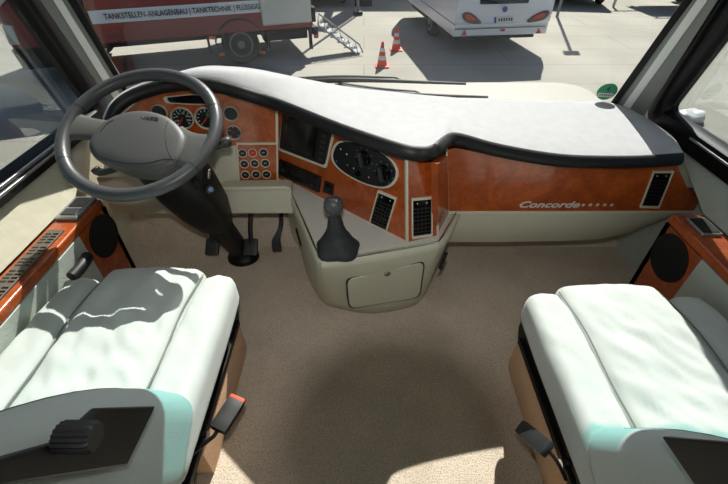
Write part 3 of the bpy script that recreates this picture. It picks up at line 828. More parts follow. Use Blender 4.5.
def side_console(sgn, lb):
    if sgn < 0:
        xi, xo, y1, yp = -.88, -.967, 1.12, .96
        gq = [(0, 279), (46, 232), (62, 233.5), (0, 298)]
        name = 'side_console'
    else:
        xi, xo, y1, yp = .975, 1.08, 1.03, .855
    r = thing('side_console', ((xi + xo) / 2, .2, 0), lb, 'side console')
    MB().prism([(xi, -.9, ZL - .03), (xi, y1, ZL - .03), (xo, y1, ZL - .03), (xo, -.9, ZL - .03)], (0, 0, .03)).build('ledge', 'wood', r, bevel=.006)
    MB().prism([(xi, -.9, 0), (xi, yp, 0), (xi, yp, ZL - .03), (xi, -.9, ZL - .03)], (sgn * .02, 0, 0)).build('lower_panel', 'teal', r, bevel=.003)
    sp_ = MB().prism([(xi, yp, 0.0), (xi, y1, 0.0), (xi, y1, ZL - .03), (xi, yp, ZL - .03)], (sgn * .02, 0, 0))
    sp_.prism([(xi, y1, 0), (xi, y1 - .02, 0), (xi, y1 - .02, ZL - .03), (xi, y1, ZL - .03)], (sgn * .1, 0, 0))
    sp_ = sp_.build('speaker_panel', 'wood', r)
    return r, sp_


lc, lsp = side_console(-1, 'sunlit wood ledge with long vent grille on the driver side, beside the left seat')
ys, zs = (at(104, 236, x=-.88).y, at(104, 236, x=-.88).z)
MB().lathe((-.88, ys, zs), (1, 0, 0), [(.074, -.002), (.074, .004), (.068, .006), (.03, .003), (.004, .003)], n=36).build('speaker', 'speaker', lsp)
g0, g1 = at(0, 284, z=ZL).y - .5, at(61, 231, z=ZL).y
vg = MB().box((-.925, (g0 + g1) / 2, ZL + .003), (.046, g1 - g0, .006)).build('vent_grille', 'grille', lc, bevel=.001)
vg['label'] = 'long grey-brown vent grille with dark slots'
sl = MB(); y = g1 - .022
while y > g0 + .02:
    for dx in (-.011, .011):
        sl.box((-.925 + dx, y, ZL + .0062), (.017, .0055, .001), Matrix.Rotation(.0, 3, 'Z'))
    y -= .013 if (int((g1 - y) / .013) % 4) else .022
sl.build('grille_slots', 'gloss', vg)
a, b = at(75, 219, z=ZL), at(93, 201, z=ZL)
swl = MB().box((-.925, (a.y + b.y) / 2, ZL + .006), (.07, abs(b.y - a.y) + .02, .012)).build('switch_plate', 'alu', lc, bevel=.003)
MB().box((-.925, b.y - .025, ZL + .0125), (.048, .05, .003)).build('rocker', 'black', swl, bevel=.001)
MB().box((-.925, a.y + .022, ZL + .0125), (.048, .034, .003)).build('rocker', 'dgrey', swl, bevel=.001)
p, q = at(72, 277, x=-.86), at(88, 256, x=-.86)
MB().tube(smooth_path([p, p.lerp(q, .5) + V((.004, 0, 0)), q], 4), .017, n=12).build('pull_handle', 'black', lc, angle=70)
rc, rsp = side_console(1, 'shaded wood ledge with round speaker on the passenger side, beside the right seat')
q = at(669, 258, x=.975)
MB().lathe(q, (-1, 0, 0), [(.078, -.002), (.078, .004), (.072, .006), (.03, .003), (.004, .003)], n=36).build('speaker', 'speaker', rsp)
q = at(703, 228, z=ZL)
swr = MB().box((1.03, q.y, ZL + .005), (.062, .085, .010)).build('switch_plate', 'alu', rc, bevel=.003)
MB().box((1.03, q.y, ZL + .0105), (.05, .07, .003)).build('rocker', 'black', swr, bevel=.001)
vg = MB().box((1.03, .35, ZL + .003), (.05, .74, .006)).build('vent_grille', 'grille', rc, bevel=.001)
sl = MB(); y = .70
while y > .0:
    for dx in (-.011, .011): sl.box((1.03 + dx, y, ZL + .0062), (.017, .0055, .001))
    y -= .013 if (int((.7 - y) / .013) % 4) else .022
sl.build('grille_slots', 'gloss', vg)


# ================================================================== SEATS
def seat(name, sgn, xin, yf, label):
    """sgn=-1 left seat (outboard = -x), +1 right seat. xin inboard edge, yf front edge."""
    W = .505; X = lambda d: xin + sgn * d                  # d measured outward from the inboard edge
    r = thing(name, (X(W / 2), yf - .28, 0), label, 'seat')
    yb = yf - .56; ztop = .40
    # carpeted base
    def basefn(p, f): return p
    MB().rbox((X(.262), yf - .235, .0825), (.435, .42, .163), .016, (8, 8, 4)).build('base', 'basecarpet', r)
    MB().tube([(X(.05), yf - .43, .166), (X(.05), yf - .04, .166)], .004, n=6).build('edge_strip', 'wood', r)
    sf = MB().rbox((X(.27), yf - .25, .235), (.42, .44, .14), .02, (4, 4, 2)).build('slide_frame', 'black', r)
    for d in (.046, .446):
        MB().prism([(X(d), yb + .06, .165), (X(d), yf - .03, .165), (X(d), yf - .01, .20), (X(d), yf - .02, .30), (X(d), yb + .02, .32)], (sgn * .012, 0, 0)).build('side_plate', 'rubber', r, bevel=.002)
        MB().box((X(d + .0), (yb + yf) / 2 - .02, .185), (.02, .50, .022)).build('slide_rail', 'rubber', r, bevel=.002)
    q = V((X(.045), yb + .14, .20)); MB().cyl(q, q + V((-sgn * .02, 0, 0)), .012, n=10).build('bolt', 'chrome', r)
    # cushion: centre pad and two side bolsters
    wr = lambda p: .007 * noise.noise(V((p.x * 14, p.y * 5, 3.1 + xin))) +   .0048 * noise.noise(V((p.x * 30 + p.y * 22, p.y * 9 - p.x * 12, 7)))

    def pad(p, f):
        if p.z > 0:
            e = (1 - f.x ** 4) * (1 - f.y ** 4)
            p = p + V((0, 0, .012 * e + 2.2 * wr(p) * e))
            if f.y > .3: p.z -= .018 * ((f.y - .3) / .7) ** 2
        if f.y > .5: p.y += .012 * (1 - f.x ** 2)
        return p
    c = MB().rbox((X(.253), (yf + yb) / 2, ztop - .05), (.294, .56, .11), .035, (30, 44, 5), pad).build('cushion', 'seat', r, angle=80)

    def bol(p, f):
        if p.z > 0: p = p + V((0, 0, .003 * (1 - f.x ** 2) + 1.0 * wr(p)))
        if f.y > .3: p.z -= .014 * ((f.y - .3) / .7) ** 2
        if f.y > .2: p.x *= 1 - .22 * ((f.y - .2) / .8) ** 2
        return p
    for d, dy in ((.058, -.028), (.448, -.04)):
        MB().rbox((X(d), (yf + yb) / 2 + dy, ztop - .052), (.116, .55, .118), .032, (12, 30, 8), bol).build('side_bolster', 'seat', r, angle=80)
    for d in (.112, .394):
        pts = [V((X(d + .002 * math.sin(k)), yb + .03 + (.50) * k / 12, ztop + .002 - (.022 * max(0, (k - 8) / 4) ** 2))) for k in range(13)]
        MB().tube(pts, .0022, n=6).build('seam', 'seam', r)
    # backrest, reclined
    A = math.radians(25); rot = Matrix.Rotation(A, 3, 'X'); hinge = V((0, yb + .025, .40))
    if rot @ V((0, 0, 1)) and (rot @ V((0, 0, 1))).y > 0: rot = Matrix.Rotation(-A, 3, 'X')
    up = rot @ V((0, 0, 1)); fw = rot @ V((0, 1, 0))

    def bk(p, f):
        k = (1 - f.x ** 4) * (1 - f.z ** 4)
        p = p + V((0, -.10 * max(0, (p.z + .1) / .42) ** 2, 0))
        if f.y > 0: p = p + V((0, .014 * k + wr(V((p.x, p.z, 0))) * k, 0))
        return p
    cb = hinge + up * .33 + fw * (-.02); cb.x = X(.259)
    MB().rbox(cb, (.36, .13, .64), .045, (16, 6, 24), bk, rot).build('backrest', 'seat', r, angle=80)
    bb = lambda p, f: p + V((0, -.10 * max(0, (p.z + .16) / .42) ** 2, 0))
    for d in (.026, .446):
        q = hinge + up * .27 + fw * (.005); q.x = X(d)
        MB().rbox(q, (.12, .185, .54), .045, (10, 10, 24), bb, rot).build('backrest_bolster', 'seat', r, angle=80)
        pts = [hinge + up * (.03 + .5 * k / 10) + fw * (.0965 - .10 * max(0, (.03 + .05 * k - .27 + .16) / .42) ** 2) for k in range(11)]
        for p in pts: p.x = X(d + (.02 if d < .2 else -.02))
        MB().tube(pts, .002, n=6).build('seam', 'seam', r)
    return r, X, hinge, up, fw


sl_, XLs, hgl, upl, fwl = seat('driver_seat', -1, -.368, .88, 'white driver seat left of the gangway, shaded by the steering wheel, folded armrest bracket')
sr_, XRs, hgr, upr, fwr = seat('passenger_seat', 1, .444, .81, 'fully sunlit white passenger seat right of the gangway')


def bracket(root, xp, sgn, poly, knob):
    fr = Frame((xp, 0, 0), (1, 0, 0))
    pts = [at(u, v, x=xp) for u, v in poly]
    br = MB().prism(pts, (-sgn * .014, 0, 0)).build('armrest_bracket', 'black', root, bevel=.003)
    br['label'] = 'black armrest bracket with ribbed adjuster'
    if knob:
        q = at(*knob, x=xp - sgn * .012); rows = []
        for h, rr in ((0, .013), (.002, .0155), (.034, .0155), (.038, .013)):
            rows.append([q + V((-sgn * h, math.cos(2 * PI * k / 36) * rr * (1.06 if k % 2 else .95), math.sin(2 * PI * k / 36) * rr * (1.06 if k % 2 else .95))) for k in range(36)])
        MB().loft(rows).build('adjuster_knob', 'dgrey', br, angle=30)


bracket(sl_, -.326, -1, [(-40, 470), (0, 455), (55, 440), (90, 408), (147, 406), (117, 466), (0, 484), (-40, 492)], (59, 437))
bracket(sr_, .402, 1, [(671, 436), (760, 444), (830, 470), (830, 500), (706, 486)], None)

# seat belt buckles
q0 = at(214, 436, x=-.36); q1 = at(238, 399, x=-.325)
bk_ = thing('seat_belt_buckle', q0, 'black seat belt buckle with bright red button beside the left seat base', 'seat belt buckle')
d = (q1 - q0).normalized()
s = d.cross(V((.3, .5, .8))).normalized(); w = d.cross(s)
rotm = Matrix((s, w, d)).transposed()
MB().rbox(q0.lerp(q1, .55), (.046, .024, (q1 - q0).length * .85), .006, (4, 4, 6), None, rotm).build('housing', 'black', bk_)
MB().rbox(q0.lerp(q1, .96), (.042, .021, .016), .003, (3, 3, 2), None, rotm).build('release_button', 'buckle', bk_)
MB().tube([q0 + V((-.045, -.03, -.02)), q0, q0.lerp(q1, .3)], .005).build('stalk', 'rubber', bk_)
q1 = at(522, 428, x=.415); q0 = at(546, 448, x=.40); qe = at(566, 480, x=.432)
bk2 = thing('seat_belt_buckle', q0, 'plain black seat belt buckle on a thin cable beside the right seat base', 'seat belt buckle')
d = (q1 - q0).normalized(); s = d.cross((CAM - q0).normalized()).normalized(); w = d.cross(s)
rotm = Matrix((s, w, d)).transposed()
MB().rbox(q0.lerp(q1, .5), (.040, .020, (q1 - q0).length * 1.1), .006, (4, 4, 6), None, rotm).build('housing', 'dgrey', bk2)
MB().tube(smooth_path([q0, q0.lerp(qe, .5) + V((0, 0, .01)), qe], 4), .004).build('stalk', 'rubber', bk2)

# ================================================================== ON THE WINDSCREEN
q = None
# sticker sits on the inner face of the glass
best = min((ws(t / 400, z / 200 * 1.0) for t in range(360, 400) for z in range(130, 160)), key=lambda p: ((p - CAM).normalized() - ray(606.5, 91).normalized()).length)
n_ = (ws(.94, .75) - ws(.97, .75)).cross(ws(.94, .78) - ws(.94, .72)).normalized()
if n_.y > 0: n_ = -n_
stk = thing('emission_sticker', best, 'round green emission sticker in the lower right corner of the windscreen', 'sticker')
c0 = best + n_ * .003
MB().cyl(c0, c0 + n_ * .001, .036, n=32).build('disc', 'green', stk)
e1 = V((0, 0, 1)).cross(n_).normalized(); e1 = e1 if e1.x > 0 else -e1; e2 = n_.cross(e1); e2 = e2 if e2.z > 0 else -e2
sm = Matrix((e1, e2, n_)).transposed().to_4x4(); sm.translation = c0 + n_ * .0012
MB().box(sm @ V((0, -.014, .0003)), (.054, .017, .0006), sm.to_3x3()).build('plate_box', 'mark', stk)
dl = MB()
for k in range(6): dl.box(sm @ V((-.02 + .008 * k, -.014, .0008)), (.004, .008, .0004), sm.to_3x3())
dl.build('plate_characters', 'ink', stk)
text('figure', '4', sm @ Matrix.Translation((0, .002, 0)), .030, 'ink', stk, align='CENTER', depth=.0003)

for lb, pts, rr in (('upper black windscreen wiper, its tip further from the dashboard', [(296, 82.5), (340, 80), (380, 80.5), (420, 82), (466, 83.8)], 1), ('lower black windscreen wiper lying along the dashboard edge', [(338, 86.5), (366, 90.5), (400, 93.6), (440, 95.6), (488, 97)], 1)):
    P = []
    for (u, v) in pts:
        p = at(u, v, y=1.70); P.append(p)
    w = thing('windscreen_wiper', V((P[0].x, P[0].y, .572)), lb, 'wiper')
    sp_ = smooth_path(P, 5)
    MB().tube(sp_, [.013 - .008 * k / (len(sp_) - 1) for k in range(len(sp_))], n=8).build('blade', 'rubber', w)
    a_ = [p + V((0, .012, .010)) for p in sp_[:13]]
    MB().tube(a_, [.008 - .004 * k / 12 for k in range(13)], n=8).build('arm', 'black', w)
    MB().tube([a_[-1], sp_[13]], .004).build('joint', 'black', w)
    MB().cyl(V((P[0].x, P[0].y + .01, .572)), P[0] + V((0, .01, .01)), .014, n=14).build('spindle', 'black', w)

# ================================================================== OUTSIDE
struct('ground', MB().prism([(-60, -30, GZ - .2), (60, -30, GZ - .2), (60, 70, GZ - .2), (-60, 70, GZ - .2)], (0, 0, .2)), 'concrete')


def g(u, v): return at(u, v, z=GZ)


# truck --------------------------------------------------
T1, T2 = at(180, 38, z=-.65), at(262, 31, z=-.65)
TE = (T2 - T1).normalized(); TN = V((TE.y, -TE.x, 0))          # TN faces the motorhome
FTk = Frame(T1, TN)
tk = thing('truck', V((T1.x, T1.y, GZ)) - TN * 1.1, 'red box truck with white lettered stripe parked beyond the driver side', 'truck')
sA = (FTk.p(99, 44) - T1).dot(TE); sB = (FTk.p(313, 26) - T1).dot(TE); sC = (FTk.p(6, 40) - T1).dot(TE)


def tp(s, d, z): return V((T1.x, T1.y, 0)) + TE * s - TN * d + V((0, 0, z))


def tbox(s0, s1, d0, d1, z0, z1, name, m, par=tk, bevel=.02):
    return MB().prism([tp(s0, d0, z0), tp(s1, d0, z0), tp(s1, d1, z0), tp(s0, d1, z0)], (0, 0, z1 - z0)).build(name, m, par, bevel=bevel)


tbox(sA, sB, 0, 2.1, -.65, 1.55, 'box_body', 'red')
tbox(sA - .1, sB, .2, 1.9, -.76, -.66, 'chassis', 'chassis')
tbox(sB - .95, sB - .05, .3, 1.7, -.92, -.77, 'underbody', 'chassis')
# cab, sloping front
cb_ = [(sC + .25, -.95), (sA - .06, -.95), (sA - .06, 1.05), (sC + 1.0, 1.05), (sC + .62, .35), (sC + .05, -.05), (sC, -.6)]
MB().prism([tp(s, .05, z) for s, z in cb_], -TN * 1.9).build('cab', 'red', tk, bevel=.04)
MB().prism([tp(s, .035, z) for s, z in [(sC + .75, .30), (sA - .25, .30), (sA - .25, .92), (sC + 1.1, .92)]], -TN * .03).build('cab_window', 'cwindow', tk)
MB().prism([tp(s, .04, z) for s, z in [(sC + .35, -.16), (sA - .07, .0), (sA - .07, .19), (sC + 1.0, .06)]], -TN * .03).build('cab_stripe', 'stripe', tk)
MB().prism([tp(s, .03, z) for s, z in [(sC + .0, -.55), (sC + .14, -.55), (sC + .17, -.27), (sC + .04, -.25)]], -TN * .08).build('headlamp', 'tarp', tk)
MB().prism([tp(s, .03, z) for s, z in [(sC + .02, -.95), (sA - .06, -.95), (sA - .06, -.62), (sC - .02, -.62)]], -TN * 1.9).build('lower_bumper', 'chassis', tk, bevel=.02)
mir = MB().rbox(tp(sC + .55, -.25, .15), (.2, .12, .35), .05, (4, 4, 4)).build('mirror', 'black', tk)
st_ = [(100, 9.6), (262, -.8), (262, 12.3), (102, 22)]
zs0 = FTk.p(180, 17.9).z; zs1 = FTk.p(180, 5).z
s2_ = (FTk.p(261, 15) - T1).dot(TE) + .1
stp = MB().prism([tp(sA + .02, -.004, zs0), tp(s2_, -.004, zs0), tp(s2_, -.004, zs1), tp(sA + .02, -.004, zs1)], -TN * .006 * -1).build('stripe', 'stripe', tk)
tm = Matrix((TE, V((0, 0, 1)), TN)).transposed().to_4x4()
s0 = (FTk.p(104.5, 18) - T1).dot(TE); s1 = (FTk.p(259.5, 8) - T1).dot(TE)
tm.translation = tp(s0, -.03, zs0 + (zs1 - zs0) * .30)
text('lettering', 'TANKSTELLEN-ANLAGENBAU | TANKTECHNIK | FLÜSSIGG', tm, (zs1 - zs0) * .62, 'ink', tk, width=s1 - s0, depth=.002, bold=.0012)
s2 = (FTk.p(261, 15) - T1).dot(TE)
tbox(s2, sB - .02, -.05, .02, -.56, 1.5, 'shutter', 'tarp', bevel=.03)
tbox(sB - .06, sB + .06, -.04, 2.14, -.56, -.3, 'corner_post', 'chassis', bevel=.01)
tbox(sB - .02, sB + .10, .0, 2.1, -.80, -.66, 'tail_beam', 'chassis', bevel=.01)
for s_ in (sB - .08,):
    tbox(s_, s_ + .06, .05, .12, -1.08, -.6, 'prop', 'chassis', bevel=.005)


def wheel_at(parent, c, axis, R, w, rimm='rim'):
    axis = V(axis).normalized()
    t = MB().lathe(c, axis, [(R * .62, -w * .5), (R * .9, -w * .5), (R, -w * .35), (R, w * .35), (R * .9, w * .5), (R * .62, w * .5)], n=32).build('tyre', 'tyre', parent)
    MB().lathe(c + axis * (w * .5 - .05), axis, [(R * .64, -.05), (R * .64, .05), (R * .56, .055), (R * .46, .0), (R * .22, .0), (R * .2, .06), (R * .03, .065)], n=32).build('wheel_rim', rimm, parent)
    return t


Rw = .36
sw = (FTk.p(243, 52) - T1).dot(TE)
wheel_at(tk, tp(sw, .16, GZ + Rw), TN, Rw, .24); wheel_at(tk, tp(sw, 1.9, GZ + Rw), -TN, Rw, .24)
sf_ = sC + .95
wheel_at(tk, tp(sf_, .16, GZ + Rw), TN, Rw, .24); wheel_at(tk, tp(sf_, 1.85, GZ + Rw), -TN, Rw, .24)
arch = [tp(sw + math.cos(a) * .47, 0, GZ + Rw + math.sin(a) * .44) for a in [PI * k / 14 for k in range(15)]]
rows = [[p + TN * .03, p - TN * .35, p - TN * .35 + V((0, 0, .03)), p + TN * .03 + V((0, 0, .03))] for p in arch]
MB().loft(rows).build('mudguard', 'chassis', tk)
tbox(sw - .62, sw - .58, .0, .3, GZ + .22, -.62, 'mudflap', 'chassis', bevel=.005)
tbox(sw + .52, sw + .56, .0, .3, GZ + .2, -.62, 'mudflap', 'chassis', bevel=.005)
for (u, v) in ((212, 37.5), (222, 54), (262, 52.5)):
    p = FTk.p(u, v); MB().rbox(p + TN * .015, (.11, .04, .06), .012, (3, 3, 3)).build('side_marker', 'orange', tk)
MB().rbox(tp(sB + .08, .1, -.83), (.1, .08, .12), .02, (3, 3, 3)).build('tail_lamp', 'redlens', tk)

# access ladder leaning from the truck to the ground
foot = g(359, 53); top = V((-.94, 9.40, -.66))
ld = thing('ladder', foot, 'pale metal step ladder with rails leaning from the truck rear to the ground', 'ladder')
dr_ = (top - foot); sd = V((dr_.y, -dr_.x, 0)).normalized() * .17
for s in (-1, 1): MB().tube([foot + sd * s, top + sd * s], .02, n=8).build('stringer', 'alu', ld)
for k in range(6):
    c = foot.lerp(top, .08 + k * .17); MB().box(c, (.20, .32, .02), Matrix.Rotation(math.atan2(dr_.y, dr_.x), 3, 'Z')).build('tread', 'alu', ld)
off = V((.02, .06, .20))
MB().tube([foot + sd * -1 + V((.1, 0, .05)), foot + sd * -1 + off, top + sd * -1 + off, top + sd * -1], .016, n=8).build('handrail', 'alu', ld)
for k in range(5):
    a, b = foot.lerp(top, k / 5) - sd, foot.lerp(top, (k + .5) / 5) - sd + off
    MB().tube([a, b, foot.lerp(top, (k + 1) / 5) - sd], .010, n=6).build('brace', 'alu', ld)

# traffic cones
for (u, v, h, lb) in ((382, 66.5, .46, 'orange and white traffic cone nearer the motorhome, left of the two'), (396, 50, .46, 'orange and white traffic cone further off, nearer the caravan')):
    b = g(u, v); cn = thing('traffic_cone', b, lb, 'traffic cone', 'traffic cones on the concrete yard')
    MB().rbox(b + V((0, 0, .015)), (.27, .27, .03), .012, (4, 4, 2)).build('base', 'cone', cn)
    r = lambda z: .105 - .085 * (z / h)
    MB().lathe(b, (0, 0, 1), [(r(.02), .02), (r(h * .97), h * .97), (.012, h)], n=24).build('body', 'cone', cn)
    for z0, z1 in ((.30, .46), (.62, .76)):
        MB().lathe(b, (0, 0, 1), [(r(h * z0) + .0005, h * z0), (r(h * z0) + .003, h * z0), (r(h * z1) + .003, h * z1), (r(h * z1) + .0005, h * z1)], n=24).build('white_band', 'mark', cn)

# caravan
a0, a1 = at(453, 37, z=-.85), at(546.5, 34, z=-.85)
ce = V((math.cos(math.radians(8)), math.sin(math.radians(8)), 0)); cw = (a1 - a0).length; cf = V((-ce.y, ce.x, 0))
cv = thing('caravan', V((a0.x, a0.y, GZ)) + ce * cw / 2 + cf * 2.4, 'white touring caravan seen from behind on the yard', 'caravan')


def cq(s, d, z): return V((a0.x, a0.y, 0)) + ce * s + cf * d + V((0, 0, z))


prof = [(0, -.85), (0, -.62), (-.03, -.60), (-.03, -.2), (.12, .35), (.2, .78), (.3, .86), (4.0, .9), (4.3, .6), (4.4, -.5), (4.3, -.85)]
MB().prism([cq(0, d, z) for d, z in prof], ce * cw).build('body', 'caravan', cv, bevel=.05)
FC = Frame(cq(0, -.03, 0), -cf)
FC2 = Frame.three(cq(0, -.03, -.2), cq(1, -.03, -.2), cq(0, .12, .35))
MB().px(FC2, rpoly([(480, 4.6), (481, -14), (530, -15), (528.5, 3.2)], 2), -.01, .02).build('rear_window', 'cwindow', cv, bevel=.005)
for pts, in (([(462, 15), (466, 12), (473, 14), (481, 23), (466, 22)],), ([(527, 22.3), (533, 15.5), (546, 10.5), (549, 13), (543, 19.5)],)):
    sp2 = [(p.x, p.y) for p in smooth_path([V((*p, 0)) for p in pts], 4, True)]
    lamp = MB().px(FC, sp2, -.01, .03).build('tail_lamp', 'darklens', cv, bevel=.006)
    MB().px(FC, inset([(x - .6, y - .4) for x, y in sp2], .55), .02, .036).build('red_segment', 'redlens', lamp)
pl_ = MB().px(FC, [(494, 17), (513.5, 15.8), (513.5, 21.8), (494, 23)], 0, .02).build('number_plate', 'mark', cv)
MB().px(FC, [(494, 17), (496, 16.9), (496, 22.9), (494, 23)], .01, .022).build('plate_end', 'blue', pl_)
dl = MB()
for k in range(6):
    u = 498 + 2.5 * k; dl.px(FC, [(u, 18 - k * .12), (u + 1.5, 17.9 - k * .12), (u + 1.5, 21.2 - k * .12), (u, 21.3 - k * .12)], .015, .022)
dl.build('plate_characters', 'ink', pl_)
FB = Frame(cq(0, 0, -.7), -cf)
for tri in ([(461, 35.3), (466.6, 35), (464.7, 29.5)], [(535.5, 33.4), (541, 33), (539, 27.8)]):
    MB().px(FB, tri, -.0, .012).build('reflector', 'redlens', cv)
MB().px(FB, [(500.3, 29), (504.5, 28.8), (504.5, 31), (500.3, 31.2)], 0, .02).build('fog_lamp', 'redlens', cv)
q = FC2.p(505, 9.3, .0); em = MB().lathe(q, -cf, [(.05, -.005), (.05, .01), (.04, .012), (.034, .004), (.01, .004)], n=20).build('emblem', 'blue', cv)
MB().tube([FC.p(455, 29.5, .0), FC.p(545, 26.5, .0)], .012, n=6).build('bumper_line', 'pillar', cv)
MB().tube([cq(0, -.035, -.58), cq(0, .11, .35)], .014, n=6).build('corner_strip', 'mark', cv)
MB().prism([cq(.1, .3, -.98), cq(cw - .1, .3, -.98), cq(cw - .1, 4.1, -.98), cq(.1, 4.1, -.98)], (0, 0, .14)).build('chassis', 'chassis', cv)
MB().tube([cq(-.004, -.02, -.62), cq(-.004, 4.35, -.62)], .010, n=6).build('side_rail', 'pillar', cv)
for s, n in ((.10, -ce), (cw - .10, ce)):
    wheel_at(cv, cq(s, 1.85, GZ + .31), n, .31, .18)
MB().tube([cq(cw / 2, 4.2, -.8), cq(cw / 2, 5.2, -.8)], .05).build('drawbar', 'chassis', cv)
q = cq(cw / 2, 5.1, 0); MB().cyl((q.x, q.y, GZ + .02), (q.x, q.y, -.8), .04).build('jockey_wheel', 'chassis', cv)


# cars
def car(loc, ang, m, lb, group=None):
    r = thing('car', (loc[0], loc[1], GZ), lb, 'car', group)
    R_ = Matrix.Rotation(ang, 3, 'Z'); L = V((loc[0], loc[1], GZ))
    X = lambda x, y, z: L + R_ @ V((x, y, z))
    prof = [(-2.1, .32, .80), (-2.15, .6, .82), (-2.05, .88, .84), (-1.2, .95, .86), (-.5, 1.42, .66), (.9, 1.46, .66), (1.7, 1.0, .84), (2.1, .92, .82), (2.15, .6, .82), (2.1, .30, .80)]
    low = .28
    rows = []
    for x, z, w in prof:
        rows.append([X(x, -w, low), X(x, -w * 1.04, min(z, .65)), X(x, -w, z - .05), X(x, -w + .08, z), X(x, w - .08, z), X(x, w, z - .05), X(x, w * 1.04, min(z, .65)), X(x, w, low)])
    MB().loft(rows).build('body', m, r, angle=40)
    for sx_ in (-1, 1):
        MB().prism([X(-1.0, sx_ * .86, 1.0), X(-.45, sx_ * .70, 1.36), X(.85, sx_ * .70, 1.40), X(1.5, sx_ * .85, 1.02)], R_ @ V((0, -sx_ * .02, 0))).build('side_window', 'cwindow', r)
        for wx in (-1.35, 1.35):
            wheel_at(r, X(wx, sx_ * .76, .32), R_ @ V((0, sx_, 0)), .32, .2)
        MB().rbox(X(-2.06, sx_ * .6, .68), (.12, .3, .14), .03, (3, 3, 3), None, R_).build('headlamp', 'tarp', r)
        MB().rbox(X(2.1, sx_ * .62, .75), (.1, .28, .14), .03, (3, 3, 3), None, R_).build('tail_lamp', 'redlens', r)
    return r


car((-10.6, 12.4), math.radians(80), 'silvercar', 'silver car seen through the left side window beyond the truck')
car((7.2, 16.6), math.radians(80), 'darkcar', 'dark car at the top edge right of the caravan')
car((-1.6, 16.6), math.radians(95), 'white', 'white car parked far behind at the building, above the ladder')
car((14.6, 10.0), math.radians(95), 'darkcar', 'dark car glimpsed through the right side window')
# trailer frame at the far right
tl = thing('trailer', (10.2, 14.6, GZ), 'grey open metal trailer beside the right windscreen pillar', 'trailer')
for y_ in (13.9, 15.3): MB().tube([(9.0, y_, -.55), (12.6, y_ + .2, -.55)], .06).build('beam', 'alu', tl)
for x_ in (8.7, 9.8, 10.9, 12): MB().tube([(x_, 13.9, -.55), (x_ + .1, 15.4, -.55)], .05).build('cross_member', 'alu', tl)
MB().box((10.6, 14.65, -.42), (4, 1.5, .06)).build('deck', 'chassis', tl)
MB().tube([(8.6, 13.9, -.2), (12.5, 14.1, -.2)], .04).build('rail', 'alu', tl)
for x_ in (8.7, 10.5, 12.3): MB().tube([(x_, 13.9, -.55), (x_, 13.9, -.2)], .03).build('post', 'alu', tl)
for y_, n in ((13.8, (0, -1, 0)), (15.5, (0, 1, 0))): wheel_at(tl, V((10.6, y_, GZ + .32)), n, .32, .2)
MB().tube([(8.6, 14.6, -.55), (7.8, 14.5, -.62)], .05).build('drawbar', 'alu', tl)
MB().cyl((7.9, 14.5, GZ + .0), (7.9, 14.5, -.6), .04).build('jockey_leg', 'alu', tl)

# building at the far side
bd = thing('building', (1.2, 16.5, GZ), 'grey building with open dark bay and pillar along the top edge', 'building')
MB().box((-.02, 15.1, .6), (.45, .45, 3.66)).build('pillar', 'wall', bd, bevel=.02)
MB().box((-.02, 14.9, GZ + .14), (.55, .6, .28)).build('pillar_foot', 'chassis', bd, bevel=.02)
MB().box((1.5, 19.2, 1.3), (12, .3, 5.06)).build('front_wall', 'wall', bd, bevel=.02)
MB().box((1.5, 19.04, .2), (5.4, .06, 2.86)).build('bay_door', 'chassis', bd)
MB().box((1.5, 20.6, 3.9), (12.4, 3.2, .2)).build('roof', 'wall', bd, bevel=.02)
MB().box((-.02, 17.1, 2.4), (.2, 4.0, .2)).build('beam', 'wall', bd)

# lamp posts whose shadows cross the yard
pb_ = g(358, 15)
lp = thing('lamp_post', pb_, 'slim grey lamp post by the building pillar, casting a long thin shadow', 'lamp post')
MB().tube([pb_, pb_ + V((0, 0, 4.9))], .04, n=10).build('post', 'wall', lp); MB().cyl(pb_, pb_ + V((0, 0, .1)), .14).build('base', 'chassis', lp)
MB().rbox(pb_ + V((0, 0, 4.95)), (.3, .3, .15), .05, (3, 3, 3)).build('lamp_head', 'chassis', lp)
pb_ = g(557, 16.5)
sg = thing('sign_post', pb_, 'grey post beside the caravan whose panel shadow falls on the concrete', 'post')
MB().tube([pb_, pb_ + V((0, 0, 3.7))], .04, n=10).build('post', 'wall', sg)
MB().box(pb_ + V((0, 0, 3.8)), (.34, .08, .30)).build('panel', 'wall', sg, bevel=.01)

# crumpled white bag seen through the right window
b = g(688, 120)
bg = MB(); bmesh.ops.create_icosphere(bg.b, subdivisions=3, radius=1, matrix=Matrix.Translation(b + V((0, 0, .06))) @ Matrix.Diagonal((.2, .16, .09, 1)))
for v_ in bg.b.verts: v_.co += (v_.co - b).normalized() * .06 * noise.noise(v_.co * 9)
for v_ in bg.b.verts: v_.co.z = max(v_.co.z, GZ)
o = bg.build('plastic_bag', 'bag', None, angle=20); tag(o, 'crumpled white bag on the concrete seen through the right window', 'bag')

# ================================================================== LIGHT
AZ, EL = math.radians(16), math.radians(44)
sd_ = V((math.sin(AZ) * math.cos(EL), math.cos(AZ) * math.cos(EL), math.sin(EL)))
sl = bpy.data.lights.new('sun', 'SUN'); sl.energy = 7.5; sl.angle = math.radians(.53); sl.color = (1, .965, .90)
so_ = bpy.data.objects.new('sun', sl); C.objects.link(so_); so_.location = sd_ * 40
so_.rotation_euler = sd_.to_track_quat('Z', 'Y').to_euler()
w = bpy.data.worlds.new('world'); bpy.context.scene.world = w; w.use_nodes = True
bgn = w.node_tree.nodes['Background']; bgn.inputs['Strength'].default_value = .08
sky = w.node_tree.nodes.new('ShaderNodeTexSky'); sky.sky_type = 'NISHITA'; sky.sun_disc = False; sky.sun_elevation = EL; sky.sun_rotation = AZ
w.node_tree.links.new(sky.outputs['Color'], bgn.inputs['Color'])
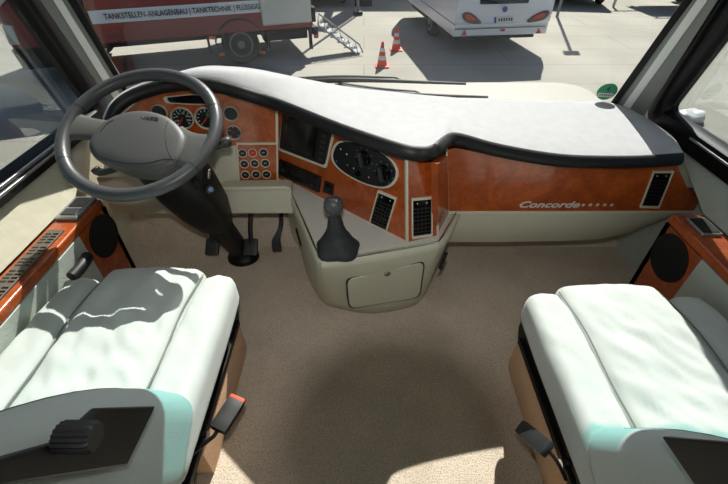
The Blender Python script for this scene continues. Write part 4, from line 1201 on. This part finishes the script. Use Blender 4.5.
# the photographer's flash gun above the lens; no barrel is built, its round shadow is a disc painted into the beam
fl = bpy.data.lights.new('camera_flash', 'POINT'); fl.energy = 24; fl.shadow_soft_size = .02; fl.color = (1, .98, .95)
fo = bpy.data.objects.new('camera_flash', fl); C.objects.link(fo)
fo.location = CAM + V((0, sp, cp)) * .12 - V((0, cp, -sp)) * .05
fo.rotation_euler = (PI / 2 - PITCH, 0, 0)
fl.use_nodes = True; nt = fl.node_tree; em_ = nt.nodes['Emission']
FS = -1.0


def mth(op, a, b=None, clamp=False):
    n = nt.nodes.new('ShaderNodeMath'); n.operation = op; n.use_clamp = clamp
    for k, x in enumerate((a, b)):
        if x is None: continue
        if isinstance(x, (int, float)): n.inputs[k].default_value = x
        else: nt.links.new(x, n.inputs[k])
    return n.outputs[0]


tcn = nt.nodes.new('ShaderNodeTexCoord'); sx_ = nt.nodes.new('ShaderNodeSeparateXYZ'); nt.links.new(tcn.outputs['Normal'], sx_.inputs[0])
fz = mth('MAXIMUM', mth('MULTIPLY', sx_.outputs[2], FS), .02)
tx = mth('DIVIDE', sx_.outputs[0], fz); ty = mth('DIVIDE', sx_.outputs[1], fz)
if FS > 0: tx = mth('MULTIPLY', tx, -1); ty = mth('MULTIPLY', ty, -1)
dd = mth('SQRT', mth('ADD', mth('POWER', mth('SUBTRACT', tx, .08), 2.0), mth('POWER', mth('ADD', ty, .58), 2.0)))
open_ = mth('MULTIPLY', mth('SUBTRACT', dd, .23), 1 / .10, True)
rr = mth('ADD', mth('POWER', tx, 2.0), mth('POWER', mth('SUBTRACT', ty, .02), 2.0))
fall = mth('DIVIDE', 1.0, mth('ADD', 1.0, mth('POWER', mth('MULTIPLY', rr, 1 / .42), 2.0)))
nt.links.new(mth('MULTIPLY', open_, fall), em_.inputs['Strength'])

sc = bpy.context.scene
sc.view_settings.view_transform = 'Standard'; sc.view_settings.look = 'None'; sc.view_settings.exposure = 0; sc.view_settings.gamma = 1
sc.view_settings.use_curve_mapping = False
sc.cycles.use_denoising = True
sc.cycles.max_bounces = 10; sc.cycles.transparent_max_bounces = 16
